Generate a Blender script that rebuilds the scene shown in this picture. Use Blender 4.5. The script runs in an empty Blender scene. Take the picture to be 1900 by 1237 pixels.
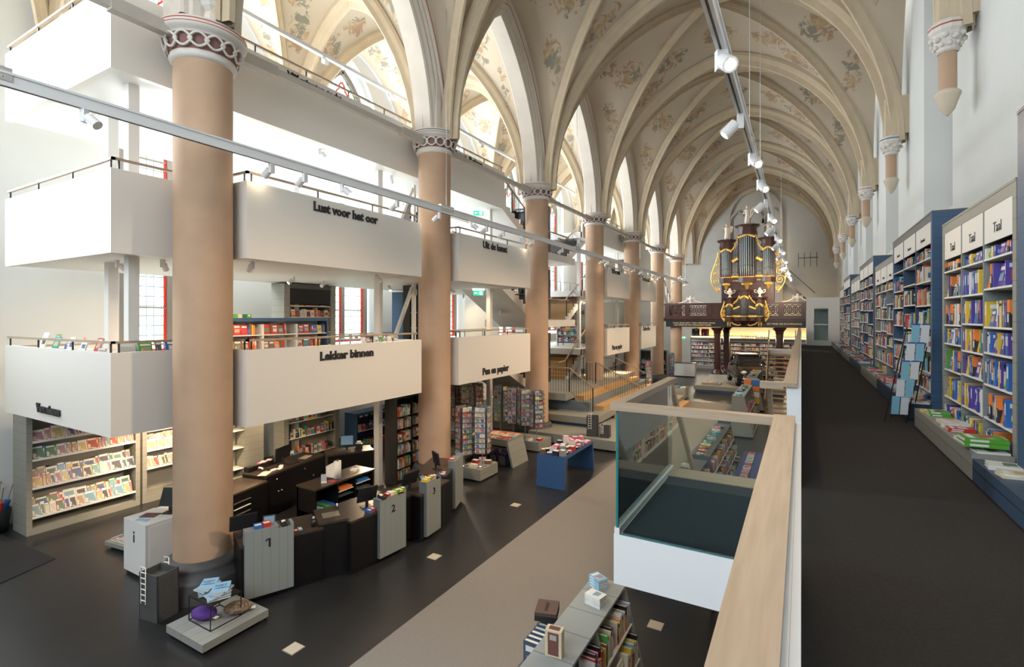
import bpy, bmesh, math, random
from mathutils import Vector, Matrix
from math import sin, cos, pi, sqrt, radians, atan2
random.seed(7)
S = bpy.context.scene
COL = S.collection
D = bpy.data
# ---------------------------------------------------------------- camera, sky, exposure
YAW = radians(29.738)
cd = D.cameras.new('camera'); cam = D.objects.new('camera', cd); COL.objects.link(cam)
cd.sensor_width = 36.0; cd.lens = 940/1900*36.0; cd.shift_y = -30.5/1900; cd.clip_start = .05; cd.clip_end = 300
cam.location = (0, 0, 4.7); cam.rotation_euler = (pi/2, 0, YAW)
S.camera = cam
S.view_settings.view_transform = 'Standard'; S.view_settings.look = 'None'
S.view_settings.gamma = 1; S.view_settings.use_curve_mapping = False
S.view_settings.exposure = 0.45
S.cycles.use_denoising = True
S.cycles.max_bounces = 8; S.cycles.diffuse_bounces = 4; S.cycles.glossy_bounces = 3
S.cycles.transmission_bounces = 6; S.cycles.transparent_max_bounces = 12
S.cycles.caustics_reflective = False; S.cycles.caustics_refractive = False
S.cycles.sample_clamp_indirect = 6.0
W = D.worlds.new('daylight'); S.world = W; W.use_nodes = True
bg = W.node_tree.nodes['Background']; bg.inputs[0].default_value = (.84, .92, 1.0, 1); bg.inputs[1].default_value = 3.2
def area(name, loc, rot, sx, sy, power, color=(1, 1, 1)):
    l = D.lights.new(name, 'AREA'); l.shape = 'RECTANGLE'; l.size = sx; l.size_y = sy; l.energy = power; l.color = color
    o = D.objects.new(name, l); o.location = loc; o.rotation_euler = rot; COL.objects.link(o); return o
# daylight through the west window behind the camera, the north windows and the south windows
area('west_window_light', (-4.0, -6.7, 9.6), (radians(84), 0, 0), 8.5, 10, 1250, (.84, .92, 1))
for k, y in enumerate((1.8, 8.25, 14.7, 21.1, 27.6, 34.0, 40.5)):
    area('north_window_light', (-15.75, y, 10.2), (0, radians(-90), 0), 7.0, 2.2, 820, (.87, .94, 1))
# ---------------------------------------------------------------- materials
MATS = {}
def mat(name, col=(.8, .8, .8), rough=.5, metal=0., emis=None, estr=0., noise=None, scale=4., bump=0., planks=None, spec=.5, col2=None, objcol=False):
    if name in MATS: return MATS[name]
    m = D.materials.new(name); MATS[name] = m; m.use_nodes = True
    nt = m.node_tree; N = nt.nodes; L = nt.links; b = N['Principled BSDF']
    b.inputs['Base Color'].default_value = (*col, 1); b.inputs['Roughness'].default_value = rough
    b.inputs['Metallic'].default_value = metal; b.inputs['Specular IOR Level'].default_value = spec
    m.diffuse_color = (*col, 1)
    tc = N.new('ShaderNodeTexCoord')
    if emis: b.inputs['Emission Color'].default_value = (*emis, 1); b.inputs['Emission Strength'].default_value = estr
    src = None
    if objcol:
        oi = N.new('ShaderNodeObjectInfo'); src = oi.outputs['Color']; L.new(src, b.inputs['Base Color'])
    if noise:
        n = N.new('ShaderNodeTexNoise'); n.inputs['Scale'].default_value = scale; n.inputs['Detail'].default_value = 6
        L.new(tc.outputs['Object'], n.inputs['Vector'])
        r = N.new('ShaderNodeValToRGB'); r.color_ramp.elements[0].position = .3; r.color_ramp.elements[1].position = .72
        c2 = col2 or tuple(c*(1-noise) for c in col)
        r.color_ramp.elements[0].color = (*c2, 1); r.color_ramp.elements[1].color = (*col, 1)
        L.new(n.outputs['Fac'], r.inputs['Fac']); src = r.outputs['Color']; L.new(src, b.inputs['Base Color'])
        if bump:
            bp = N.new('ShaderNodeBump'); bp.inputs['Strength'].default_value = bump; bp.inputs['Distance'].default_value = .02
            L.new(n.outputs['Fac'], bp.inputs['Height']); L.new(bp.outputs['Normal'], b.inputs['Normal'])
    if planks:   # (axis, spacing) dark joint lines between boards
        ax, sp = planks
        sx = N.new('ShaderNodeSeparateXYZ'); L.new(tc.outputs['Object'], sx.inputs[0])
        mu = N.new('ShaderNodeMath'); mu.operation = 'MULTIPLY'; mu.inputs[1].default_value = 1/sp; L.new(sx.outputs[ax], mu.inputs[0])
        fr = N.new('ShaderNodeMath'); fr.operation = 'FRACT'; L.new(mu.outputs[0], fr.inputs[0])
        gt = N.new('ShaderNodeMath'); gt.operation = 'LESS_THAN'; gt.inputs[1].default_value = .035; L.new(fr.outputs[0], gt.inputs[0])
        mx = N.new('ShaderNodeMixRGB'); mx.inputs[1].default_value = (*col, 1); mx.inputs[2].default_value = (*[c*.55 for c in col], 1)
        if src: L.new(src, mx.inputs[1])
        L.new(gt.outputs[0], mx.inputs[0]); L.new(mx.outputs[0], b.inputs['Base Color'])
    return m
def wood(name, c1, c2, axis=1, rough=.45):
    m = mat(name, c1, rough); nt = m.node_tree; N = nt.nodes; L = nt.links; b = N['Principled BSDF']
    tc = N['Texture Coordinate']; mp = N.new('ShaderNodeMapping'); sc = [22, 22, 22]; sc[axis] = 1.2; mp.inputs['Scale'].default_value = sc
    n = N.new('ShaderNodeTexNoise'); n.inputs['Scale'].default_value = 2.2; n.inputs['Detail'].default_value = 5
    L.new(tc.outputs['Object'], mp.inputs[0]); L.new(mp.outputs[0], n.inputs['Vector'])
    r = N.new('ShaderNodeValToRGB'); r.color_ramp.elements[0].position = .32; r.color_ramp.elements[1].position = .68
    r.color_ramp.elements[0].color = (*c2, 1); r.color_ramp.elements[1].color = (*c1, 1)
    L.new(n.outputs['Fac'], r.inputs['Fac']); L.new(r.outputs['Color'], b.inputs['Base Color']); return m
def glass(name, tint=(.90, .97, .96), refl=1.0):
    m = D.materials.new(name); MATS[name] = m; m.use_nodes = True; nt = m.node_tree; N = nt.nodes; L = nt.links
    for n in list(N):
        if n.type == 'BSDF_PRINCIPLED': N.remove(n)
    t = N.new('ShaderNodeBsdfTransparent'); t.inputs[0].default_value = (*tint, 1)
    g = N.new('ShaderNodeBsdfGlossy'); g.inputs['Roughness'].default_value = .0; g.inputs[0].default_value = (refl,)*3+(1,)
    f = N.new('ShaderNodeFresnel'); f.inputs[0].default_value = 1.5
    x = N.new('ShaderNodeMixShader'); L.new(f.outputs[0], x.inputs[0]); L.new(t.outputs[0], x.inputs[1]); L.new(g.outputs[0], x.inputs[2])
    L.new(x.outputs[0], N['Material Output'].inputs[0]); return m
def emit(name, col, st):
    return mat(name, (0, 0, 0), 1, emis=col, estr=st)
STONE = mat('column_stone', (.54, .36, .24), .8, noise=.22, scale=1.1, bump=.25)
STONE_D = mat('plinth_stone', (.085, .08, .082), .6, noise=.25, scale=3)
RIB = mat('rib_paint', (.57, .465, .325), .8, noise=.12, scale=3)
ARCH = mat('arch_paint', (.66, .595, .52), .85, noise=.08, scale=2)
PLASTER = mat('white_plaster', (.70, .71, .69), .9, noise=.06, scale=.8, bump=.08)
WHITE = mat('white_paint', (.72, .70, .67), .5)
FASCIA = mat('balcony_white', (.72, .68, .625), .45)
SOFFIT = mat('soffit_white', (.74, .73, .70), .6)
OAK = wood('oak_rail', (.40, .30, .215), (.33, .24, .16), 1)
OAKX = wood('oak_rail_cross', (.42, .32, .235), (.35, .26, .18), 0)
TREAD = wood('oak_tread', (.62, .38, .17), (.50, .28, .11), 0)
BLACK = mat('black_metal', (.015, .015, .017), .45)
DESK = mat('dark_desk', (.0065, .0055, .006), .35, noise=.3, scale=6)
DESKTOP = mat('desk_top', (.062, .045, .034), .28, noise=.3, scale=9)
GREY = mat('grey_board', (.275, .27, .235), .55)
GREYP = mat('grey_planks', (.275, .27, .235), .55, planks=(2, .2))
GREYV = mat('grey_vertical_planks', (.27, .275, .255), .55, planks=(1, .12))
BLUE = mat('blue_board', (.035, .085, .17), .45)
BLUEP = mat('blue_planks', (.035, .085, .17), .45, planks=(2, .16))
DBLUE = mat('shelf_inside_blue', (.03, .06, .12), .6)
SHELFW = mat('shelf_white', (.74, .73, .70), .45)
METAL = mat('brushed_metal', (.55, .55, .55), .35, metal=.9)
GOLD = mat('gilding', (.78, .50, .13), .35, metal=.55)
PIPE = mat('organ_pipe_tin', (.15, .165, .165), .34, metal=.8)
MAHO = mat('mahogany', (.065, .020, .013), .32, noise=.35, scale=3)
STATUE = mat('statue_white', (.78, .72, .64), .6)
GLASS = glass('clear_glass')
GEDGE = mat('glass_edge', (.02, .18, .19), .15)
TXT = mat('black_letters', (.012, .012, .013), .5)
# ---------------------------------------------------------------- mesh builder
class MB:
    def __init__(s): s.v = []; s.f = []; s.mi = []; s.M = None; s.uv = None; s.sm = []
    def add(s, vs, fs, mi=0, smooth=False):
        b = len(s.v)
        if s.M: vs = [tuple(s.M @ Vector(v)) for v in vs]
        s.v += [tuple(v) for v in vs]; s.f += [tuple(i+b for i in f) for f in fs]; s.mi += [mi]*len(fs); s.sm += [smooth]*len(fs); return s
    def box(s, x0, x1, y0, y1, z0, z1, mi=0):
        v = [(x, y, z) for z in (z0, z1) for y in (y0, y1) for x in (x0, x1)]
        return s.add(v, [(0, 2, 3, 1), (4, 5, 7, 6), (0, 1, 5, 4), (2, 6, 7, 3), (0, 4, 6, 2), (1, 3, 7, 5)], mi)
    def cbox(s, c, d, rz=0, mi=0):
        m = s.M; R = Matrix.Translation(c) @ Matrix.Rotation(rz, 4, 'Z'); s.M = (m @ R) if m else R
        s.box(-d[0]/2, d[0]/2, -d[1]/2, d[1]/2, -d[2]/2, d[2]/2, mi); s.M = m; return s
    def prism(s, pts, axis, a, b, mi=0):   # pts 2D polygon extruded along axis from a to b
        n = len(pts)
        def P(p, t): return {0: (t, p[0], p[1]), 1: (p[0], t, p[1]), 2: (p[0], p[1], t)}[axis]
        v = [P(p, a) for p in pts]+[P(p, b) for p in pts]
        f = [tuple(range(n-1, -1, -1)), tuple(range(n, 2*n))]+[(i, (i+1) % n, n+(i+1) % n, n+i) for i in range(n)]
        return s.add(v, f, mi)
    def tube(s, pts, r, n=8, mi=0, cap=True, smooth=True):
        rs = r if isinstance(r, (list, tuple)) else [r]*len(pts)
        pts = [Vector(p) for p in pts]; v = []; f = []; prev = None
        for i, p in enumerate(pts):
            t = (pts[min(i+1, len(pts)-1)]-pts[max(i-1, 0)]).normalized()
            if prev is None:
                a = Vector((0, 0, 1)) if abs(t.z) < .9 else Vector((1, 0, 0)); u = t.cross(a).normalized()
            else: u = (prev-t*prev.dot(t)).normalized()
            prev = u; w = t.cross(u)
            for k in range(n):
                an = 2*pi*k/n; v.append(p+u*cos(an)*rs[i]+w*sin(an)*rs[i])
        for i in range(len(pts)-1):
            for k in range(n): f.append((i*n+k, i*n+(k+1) % n, (i+1)*n+(k+1) % n, (i+1)*n+k))
        s.add(v, f, mi, smooth)
        if cap: s.add(v[:n], [tuple(range(n-1, -1, -1))], mi); s.add(v[-n:], [tuple(range(n))], mi)
        return s
    def bar(s, p, q, w, h, mi=0):  # rectangular bar from p to q (w across, h high)
        p = Vector(p); q = Vector(q); t = (q-p).normalized(); up = Vector((0, 0, 1))
        if abs(t.z) > .98: up = Vector((1, 0, 0))
        u = t.cross(up).normalized()*w/2; k = u.cross(t).normalized()*h/2
        v = [p-u-k, p+u-k, p+u+k, p-u+k, q-u-k, q+u-k, q+u+k, q-u+k]
        return s.add(v, [(0, 1, 2, 3), (7, 6, 5, 4), (0, 4, 5, 1), (1, 5, 6, 2), (2, 6, 7, 3), (3, 7, 4, 0)], mi)
    def lathe(s, prof, n=24, c=(0, 0, 0), mi=0, a0=0, a1=2*pi, smooth=True, mis=None):
        full = abs(a1-a0-2*pi) < 1e-6; m = n if full else n+1; v = []; f = []
        for (r, z) in prof:
            for k in range(m):
                a = a0+(a1-a0)*k/n; v.append((c[0]+r*cos(a), c[1]+r*sin(a), c[2]+z))
        for i in range(len(prof)-1):
            g = []
            for k in range(n):
                k2 = (k+1) % m; g.append((i*m+k, i*m+k2, (i+1)*m+k2, (i+1)*m+k))
            s.add(v if i == 0 else [], [], 0)
            b = len(s.v)-len(v)
            s.f += [tuple(q+b for q in x) for x in g]; s.mi += [mis[i] if mis else mi]*n; s.sm += [smooth]*n
        return s
    def quad(s, a, b, c, d, mi=0): return s.add([a, b, c, d], [(0, 1, 2, 3)], mi)
    def ball(s, c, r, n=12, mi=0):
        rr = r if isinstance(r, (list, tuple)) else (r, r, r); v = []; f = []; h = n//2
        for i in range(h+1):
            for k in range(n):
                a = pi*i/h; b = 2*pi*k/n; v.append((c[0]+rr[0]*sin(a)*cos(b), c[1]+rr[1]*sin(a)*sin(b), c[2]+rr[2]*cos(a)))
        for i in range(h):
            for k in range(n): f.append((i*n+k, (i+1)*n+k, (i+1)*n+(k+1) % n, i*n+(k+1) % n))
        return s.add(v, f, mi, True)
    def build(s, name, mats, parent=None, loc=(0, 0, 0), rz=0):
        me = D.meshes.new(name); me.from_pydata(s.v, [], s.f)
        if not isinstance(mats, (list, tuple)): mats = [mats]
        for m in mats: me.materials.append(m)
        me.polygons.foreach_set('material_index', s.mi); me.polygons.foreach_set('use_smooth', s.sm)
        if s.uv:
            l = me.uv_layers.new(name='UVMap'); fl = []
            for f in s.f:
                for i in f: fl += list(s.uv[i])
            l.data.foreach_set('uv', fl)
        me.validate(); me.update()
        o = D.objects.new(name, me); COL.objects.link(o); o.location = loc; o.rotation_euler = (0, 0, rz)
        if parent: o.parent = parent
        return o
def tag(o, label=None, cat=None, group=None, kind=None):
    if label: o['label'] = label
    if cat: o['category'] = cat
    if group: o['group'] = group
    if kind: o['kind'] = kind
    return o
def thing(name, label, cat, loc=(0, 0, 0), rz=0, group=None):
    o = D.objects.new(name, None); COL.objects.link(o); o.location = loc; o.rotation_euler = (0, 0, rz); o.empty_display_size = .1
    return tag(o, label, cat, group)
def struct(name, mb, mats, parent=None):
    o = mb.build(name, mats, parent)
    if not parent: o['kind'] = 'structure'
    return o
def kids(o): return [c for c in D.objects if c.parent == o]
def copy_tree(o, parent=None, cs=None):
    c = o.copy(); COL.objects.link(c)
    if parent: c.parent = parent
    for ch in [x for x in o.children]: copy_tree(ch, c)
    return c
FONT = None
def text_mb(body, size, depth=.01, bold=0.0, shear=0, spacing=1.0):
    """lettering as mesh data in the XZ plane (front faces -Y), origin at its left baseline; returns (verts, faces, width)"""
    cu = D.curves.new('lettering', 'FONT'); cu.body = body; cu.size = size; cu.extrude = depth/2; cu.offset = bold; cu.resolution_u = 2; cu.space_character = spacing
    o = D.objects.new('lettering', cu); COL.objects.link(o)
    dg = bpy.context.evaluated_depsgraph_get(); me = D.meshes.new_from_object(o.evaluated_get(dg))
    vs = [(v.co.x, -v.co.z, v.co.y) for v in me.vertices]; fs = [tuple(p.vertices) for p in me.polygons]
    D.objects.remove(o); D.curves.remove(cu); D.meshes.remove(me)
    w = max(v[0] for v in vs) if vs else 0
    return vs, fs, w
def letters(mb, body, size, origin, xdir, depth=.012, bold=0., mi=0, width=None, up=(0, 0, 1), spacing=1.0, centre=False):
    vs, fs, w = text_mb(body, size, depth, bold, spacing=spacing)
    sx = (width/w) if width and w else 1
    X = Vector(xdir).normalized(); U = Vector(up).normalized(); Nn = -X.cross(U) if True else None
    Nn = U.cross(X)          # local +Y (into the wall)
    o = Vector(origin)
    if centre: o = o-X*(w*sx/2)
    mb.add([o+X*(v[0]*sx)+Nn*v[1]+U*v[2] for v in vs], fs, mi); return w*sx
# ================================================================ STRUCTURE
YK = [5.03+6.44*(k-1) for k in range(0, 9)]      # bay lines, YK[1] = first column
YEND = 50.1
XC = -9.1; XN = -15.6; XS = 2.6; ZS = 9.65
# floor ------------------------------------------------------------
fm = mat('polished_dark_concrete', (.027, .027, .028), .30, noise=.35, scale=.9)
struct('floor', MB().box(XN-.3, 4.2, -7.1, YEND+.3, -.2, 0), fm)
rm = mat('runner_weave', (.235, .215, .195), .95, noise=.16, scale=60)
tag(MB().box(-5.27, -2.83, -1, 29.5, 0, .012).build('carpet_runner', rm), 'long taupe woven carpet runner down the middle of the dark ground floor', 'carpet')
mm = mat('door_mat_weave', (.012, .012, .013), .95)
tag(MB().prism([(-14.6, 1.2), (-12.0, 2.6), (-12.6, 4.15), (-15.4, 4.0)], 2, 0, .012).build('door_mat', mm), 'black entrance mat on the dark floor at the left edge', 'mat')
# vault height -----------------------------------------------------
def prof(a, rho_k=1.22):
    a = min(1, abs(a)); rho = rho_k; R = sqrt(rho*rho-(rho-1)**2); q = rho*rho-(a+rho-1)**2
    return sqrt(max(q, 0))/R
class Vault:
    def __init__(s, xa, xb, RA1, R0, RB1): s.xa, s.xb, s.RA1, s.R0, s.RB1 = xa, xb, RA1, R0, RB1; s.xm = (xa+xb)/2; s.hw = (xb-xa)/2
    def z(s, u, t):
        A = (s.RA1+(s.R0-s.RA1)*(1-t*t))*prof(u); B = (s.RB1+(s.R0-s.RB1)*(1-u*u))*prof(t)
        return ZS+max(A, B)
    def pt(s, u, t, y0, y1, dz=0): return (s.xm+u*s.hw, (y0+y1)/2+t*(y1-y0)/2, s.z(u, t)+dz)
NAVE = Vault(XC+.44, 2.45, 6.75, 7.55, 6.0)
AISLE = Vault(XN+.15, XC-.44, 5.3, 6.0, 5.6)
def vault_material():
    m = mat('painted_vault_plaster', (.54, .455, .345), .9, noise=.10, scale=.7); nt = m.node_tree; N = nt.nodes; L = nt.links; b = N['Principled BSDF']
    base = b.inputs['Base Color'].links[0].from_socket
    uv = N.new('ShaderNodeUVMap'); sp = N.new('ShaderNodeSeparateXYZ'); L.new(uv.outputs[0], sp.inputs[0])
    def mth(op, a, bb=None, cl=False):
        x = N.new('ShaderNodeMath'); x.operation = op; x.use_clamp = cl
        for i, q in enumerate((a, bb)):
            if q is None: continue
            if isinstance(q, (int, float)): x.inputs[i].default_value = q
            else: L.new(q, x.inputs[i])
        return x.outputs[0]
    au = mth('ABSOLUTE', sp.outputs[0]); at = mth('ABSOLUTE', sp.outputs[1])
    mask = None
    for (cu, ct, ru, rt) in ((.56, .80, .15, .13), (.80, .12, .12, .26), (.34, .66, .13, .15), (.0, .62, .14, .17), (.86, .66, .07, .14), (.66, .40, .13, .13)):
        a = mth('DIVIDE', mth('SUBTRACT', au, cu), ru); c = mth('DIVIDE', mth('SUBTRACT', at, ct), rt)
        d = mth('SUBTRACT', 1.0, mth('ADD', mth('MULTIPLY', a, a), mth('MULTIPLY', c, c)), True)
        mask = d if mask is None else mth('MAXIMUM', mask, d)
    tc = N['Texture Coordinate']
    n1 = N.new('ShaderNodeTexNoise'); n1.inputs['Scale'].default_value = 2.6; n1.inputs['Detail'].default_value = 9; n1.inputs['Roughness'].default_value = .72; n1.inputs['Distortion'].default_value = 1.6
    L.new(tc.outputs['Object'], n1.inputs['Vector'])
    n2 = N.new('ShaderNodeTexNoise'); n2.inputs['Scale'].default_value = 1.5; L.new(tc.outputs['Object'], n2.inputs['Vector'])
    soft = mth('MULTIPLY', mth('POWER', mask, .5), 1.35)
    line = mth('MULTIPLY', mth('GREATER_THAN', mth('ADD', n1.outputs['Fac'], mth('MULTIPLY', soft, .13)), .63), mth('GREATER_THAN', mask, .02))
    ramp = N.new('ShaderNodeValToRGB'); e = ramp.color_ramp.elements; e[0].position = .40; e[0].color = (.075, .10, .075, 1); e[1].position = .62; e[1].color = (.26, .12, .06, 1)
    x = e.new(.50); x.color = (.42, .27, .09, 1); x = e.new(.45); x.color = (.12, .10, .09, 1)
    L.new(n2.outputs['Fac'], ramp.inputs['Fac'])
    mx = N.new('ShaderNodeMixRGB'); L.new(mth('MULTIPLY', line, .62), mx.inputs[0]); L.new(base, mx.inputs[1]); L.new(ramp.outputs['Color'], mx.inputs[2])
    boss = mth('GREATER_THAN', 1.0, mth('ADD', mth('POWER', mth('DIVIDE', au, .085), 2.0), mth('POWER', mth('DIVIDE', at, .16), 2.0)))
    wv = N.new('ShaderNodeTexChecker'); wv.inputs['Scale'].default_value = 3.2; wv.inputs[1].default_value = (.30, .09, .06, 1); wv.inputs[2].default_value = (.55, .45, .34, 1); L.new(tc.outputs['Object'], wv.inputs[0])
    mx2 = N.new('ShaderNodeMixRGB'); L.new(mth('MULTIPLY', boss, .7), mx2.inputs[0]); L.new(mx.outputs[0], mx2.inputs[1]); L.new(wv.outputs[0], mx2.inputs[2])
    L.new(mx2.outputs[0], b.inputs['Base Color']); return m
VM = vault_material()
def vault_bay(V, y0, y1, nu=28, ntt=24):
    v = []; uv = []; f = []
    for layer, dz in ((0, 0), (1, .18)):
        for i in range(nu+1):
            for j in range(ntt+1):
                u = sin((-1+2*i/nu)*pi/2); t = sin((-1+2*j/ntt)*pi/2); v.append(V.pt(u, t, y0, y1, dz)); uv.append((u, t))
    n1 = (nu+1)*(ntt+1)
    for i in range(nu):
        for j in range(ntt):
            a = i*(ntt+1)+j; q = (a, a+1, a+ntt+2, a+ntt+1); f.append(q); f.append(tuple(n1+k for k in reversed(q)))
    return v, f, uv
def build_vaults():
    m = MB(); m.uv = []
    for k in range(8):
        y1 = YK[k+1] if k < 7 else YEND
        for V in (NAVE, AISLE):
            v, f, uv = vault_bay(V, YK[k], y1); m.add(v, f, 0, True); m.uv += uv
    struct('ceiling', m, VM)
    # ribs: moulded profile swept along the curves
    def rib(mb, pts, side, w, h):   # side = horizontal vector across the rib
        P = [(-w/2, .06), (-w/2, -.05*h/.3), (-w/3.2, -.45*h), (-w/5, -.55*h), (-w/9, -h), (w/9, -h), (w/5, -.55*h), (w/3.2, -.45*h), (w/2, -.05*h/.3), (w/2, .06)]
        n = len(P); vs = []
        for i, p in enumerate(pts):
            p = Vector(p); t = (Vector(pts[min(i+1, len(pts)-1)])-Vector(pts[max(i-1, 0)])).normalized()
            s_ = Vector(side).normalized(); nn = s_.cross(t).normalized()
            if nn.z < 0: nn = -nn
            if abs(t.z) > .6:      # near the springing the normal points outward
                c = Vector(mb.centre)-p; c.z = 0
                if nn.dot(c) > 0: nn = -nn
            for (a, b) in P: vs.append(p+s_*a+nn*b)
        fs = [(i*n+j, i*n+j+1, (i+1)*n+j+1, (i+1)*n+j) for i in range(len(pts)-1) for j in range(n-1)]
        mb.add(vs, fs, 0)
    N_ = 30
    for V, nm in ((NAVE, 'nave'), (AISLE, 'aisle')):
        for k in range(8):
            y0 = YK[k]; y1 = YK[k+1] if k < 7 else YEND
            m = MB()
            m.centre = (V.xm, y1, ZS)
            rib(m, [V.pt(sin((-1+2*i/N_)*pi/2), 1, y0, y1) for i in range(N_+1)], (0, 1, 0), .44 if nm == 'nave' else .36, .40)
            for sg in (1, -1):
                m.centre = (V.xm, (y0+y1)/2, ZS)
                dx = V.hw; dy = (y1-y0)/2*sg
                rib(m, [V.pt(sin((-1+2*i/N_)*pi/2), sg*sin((-1+2*i/N_)*pi/2), y0, y1) for i in range(N_+1)], (-dy, dx, 0), .27, .28)
            m.lathe([(0, -.42), (.22, -.40), (.30, -.28), (.26, -.1), (.26, .1)], 16, (V.xm, (y0+y1)/2, V.z(0, 0)), 0)
            struct('ceiling_ribs_%s' % nm, m, RIB)
build_vaults()
# arcade wall with pointed arches -----------------------------------
def arch_pts(half, rise, n=22):
    rho = (rise*rise+half*half)/(2*half); out = []
    a1 = math.asin(min(1, rise/rho))
    for i in range(n+1):
        a = a1*i/n; out.append((half-rho+rho*cos(a), rho*sin(a), cos(a), sin(a)))   # right side from spring to apex
    r = out; l = [(-x, z, -nx, nz) for (x, z, nx, nz) in reversed(r[:-1])]
    return r+l
def wall_arch(mb, yc, half, rise, zs, outer, xc, prof_, vz):
    """prof_ = (offset outward, x) list across the wall; then the spandrel up to the vault line vz(y)"""
    A = [(half, -.0, 1, 0)]+arch_pts(half, rise)+[(-half, 0, -1, 0)]
    A = [(half, 0, 1, 0)]+[(a[0], a[1], a[2], a[3]) for a in arch_pts(half, rise)]+[(-half, 0, -1, 0)]
    n = len(prof_); vs = []
    lim = outer
    for (y, z, ny, nz) in A:
        for (o, x) in prof_:
            yy = y+ny*o; yy = max(-lim, min(lim, yy)); zz = z+nz*o
            if abs(ny) < .12 and o > 0: yy = 0+y*.2
            vs.append((xc+x, yc+yy, zs+zz))
    fs = []
    for i in range(len(A)-1):
        for j in range(n-1): fs.append((i*n+j, (i+1)*n+j, (i+1)*n+j+1, i*n+j+1))
    mb.add(vs, fs, 0)
    # spandrels
    for j, sx in ((0, prof_[0][1]), (n-1, prof_[-1][1])):
        v2 = []; 
        for i in range(len(A)):
            a = vs[i*n+j]; v2.append(a); yy = a[1]
            t = (yy-yc)/outer
            if i < len(A)/2: yo = yc+outer*(1-(i/(len(A)/2))**2)
            else: yo = yc-outer*(1-((len(A)-1-i)/(len(A)/2))**2)
            yo = a[1] if False else yo
            v2.append((xc+sx, yo, max(a[2], vz((yo-yc)/outer)+.05)))
        mb.add(v2, [(2*i, 2*i+1, 2*i+3, 2*i+2) for i in range(len(A)-1)], 0)
PROF = [(.62, .45), (.44, .45), (.40, .40), (.33, .40), (.29, .34), (.20, .36), (.12, .31), (.04, .30), (0, .27), (0, -.27), (.04, -.30), (.12, -.31), (.20, -.36), (.29, -.34), (.33, -.40), (.40, -.40), (.44, -.45), (.62, -.45)]
REDL = mat('stripe_red', (.42, .08, .05), .7)
for k in range(8):
    y0 = YK[k]; y1 = YK[k+1] if k < 7 else YEND
    m = MB(); half = (y1-y0)/2
    wall_arch(m, (y0+y1)/2, half-.52, 5.2, 9.70, half, XC, PROF, lambda t: NAVE.z(-1, t))
    A_ = arch_pts(half-.52, 5.2); hw_ = half-.52
    for sx in (1, -1): m.tube([(XC+sx*.452, (y0+y1)/2+a[0]+a[2]*.5, 9.70+a[1]+a[3]*.5) for a in A_ if abs((a[0]+a[2]*.5)) < half-.03], .012, 5, 1, cap=False)
    struct('wall_arcade', m, [ARCH, REDL])
# columns -----------------------------------------------------------
def column(x, y, zc, label, first=False, half=False):
    c = thing('stone_column', label, 'column', (x, y, 0), 0, 'round nave columns')
    r = .455
    b = MB(); b.lathe([(.70, 0), (.70, .08), (.675, .30), (.67, .34), (.62, .37), (.62, .43), (.585, .46), (.60, .50), (.565, .55), (.50, .58), (.455, .60)], 40, mi=0, smooth=True)
    b.build('plinth', STONE_D, c)
    MB().lathe([(r, .58), (r, zc)], 40).build('shaft', STONE, c)
    CW = mat('capital_white', (.66, .62, .57), .7); RED = mat('stripe_red', (.42, .08, .05), .7); BL = mat('stripe_blue', (.03, .08, .14), .7); HOLL = mat('capital_hollow', (.26, .14, .12), .9)
    k = MB()
    k.lathe([(r, zc-.02), (.50, zc), (.52, zc+.05), (.49, zc+.09), (.50, zc+.11), (.57, zc+.36), (.60, zc+.40), (.66, zc+.42), (.68, zc+.47), (.68, zc+.485), (.68, zc+.52), (.68, zc+.54), (.66, zc+.58), (.60, zc+.60), (.44, zc+.62)], 40,
            mis=[0, 0, 0, 0, 2, 0, 0, 0, 3, 0, 1, 0, 0, 0])
    # interlaced tracery rings
    n = 15
    for i in range(n):
        a = 2*pi*(i+.5)/n
        for q in (0, 1):
            pts = []
            for j in range(9):
                t = j/8; aa = a+(t-.5)*2*pi/n*1.25; rr = .545+.045*sin(pi*t)+.0; zz = zc+.235+(.105 if q else -.105)*sin(pi*t)*1.0
                rr = .53+(zz-zc-.1)*.27+.02
                pts.append((rr*cos(aa), rr*sin(aa), zz))
            k.tube(pts, .022, 5, 0)
        k.ball(((.52+.06)*cos(a+pi/n), (.52+.06)*sin(a+pi/n), zc+.235), .035, 6, 0)
    k.build('capital', [CW, BL if not first else RED, HOLL, RED], c)
    return c
names = ['foremost and largest stone column, beside the info cabinet on the left', 'second stone column back, behind the end of the curved till counter', 'third stone column back, beside the spinning card racks', 'fourth stone column back, beside the wooden stairs', 'fifth stone column back, between two white balconies', 'sixth stone column back, behind the far grey bookcase', 'seventh stone column back, just left of the organ gallery']
for k in range(1, 8):
    column(XC, YK[k], 9.05 if k == 1 else 9.3, 'tan plastered round column with carved white capital, '+['foremost and largest', 'second from front', 'third from front', 'fourth from front', 'fifth from front', 'sixth from front', 'farthest, by the organ gallery'][k-1], k in (1, 4))
    # clustered pier above the capital carrying the ribs
    m = MB(); zc = (9.05 if k == 1 else 9.3)+.6
    pr = []
    for i in range(32):
        a = 2*pi*i/32; rr = .50+.05*cos(8*a); pr.append((XC+rr*cos(a)*1.0, YK[k]+rr*sin(a)))
    m.prism(pr, 2, zc, 13.2)
    struct('wall_pier', m, ARCH)
# small colonnette corbel on the first column
c = thing('corbel_capital', 'small octagonal white corbel capital high on the foremost column', 'corbel', (-8.62, YK[1]-.12, 9.62))
MB().lathe([(.05, -.1), (.09, -.05), (.13, .02), (.13, .12), (.10, .2), (.16, .26), (.20, .34), (.20, .42), (.17, .46)], 8, smooth=False).build('carved_block', mat('capital_white'), c)
MB().lathe([(.205, .335), (.205, .365)], 8, smooth=False).build('painted_stripe', mat('stripe_red'), c)
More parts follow.
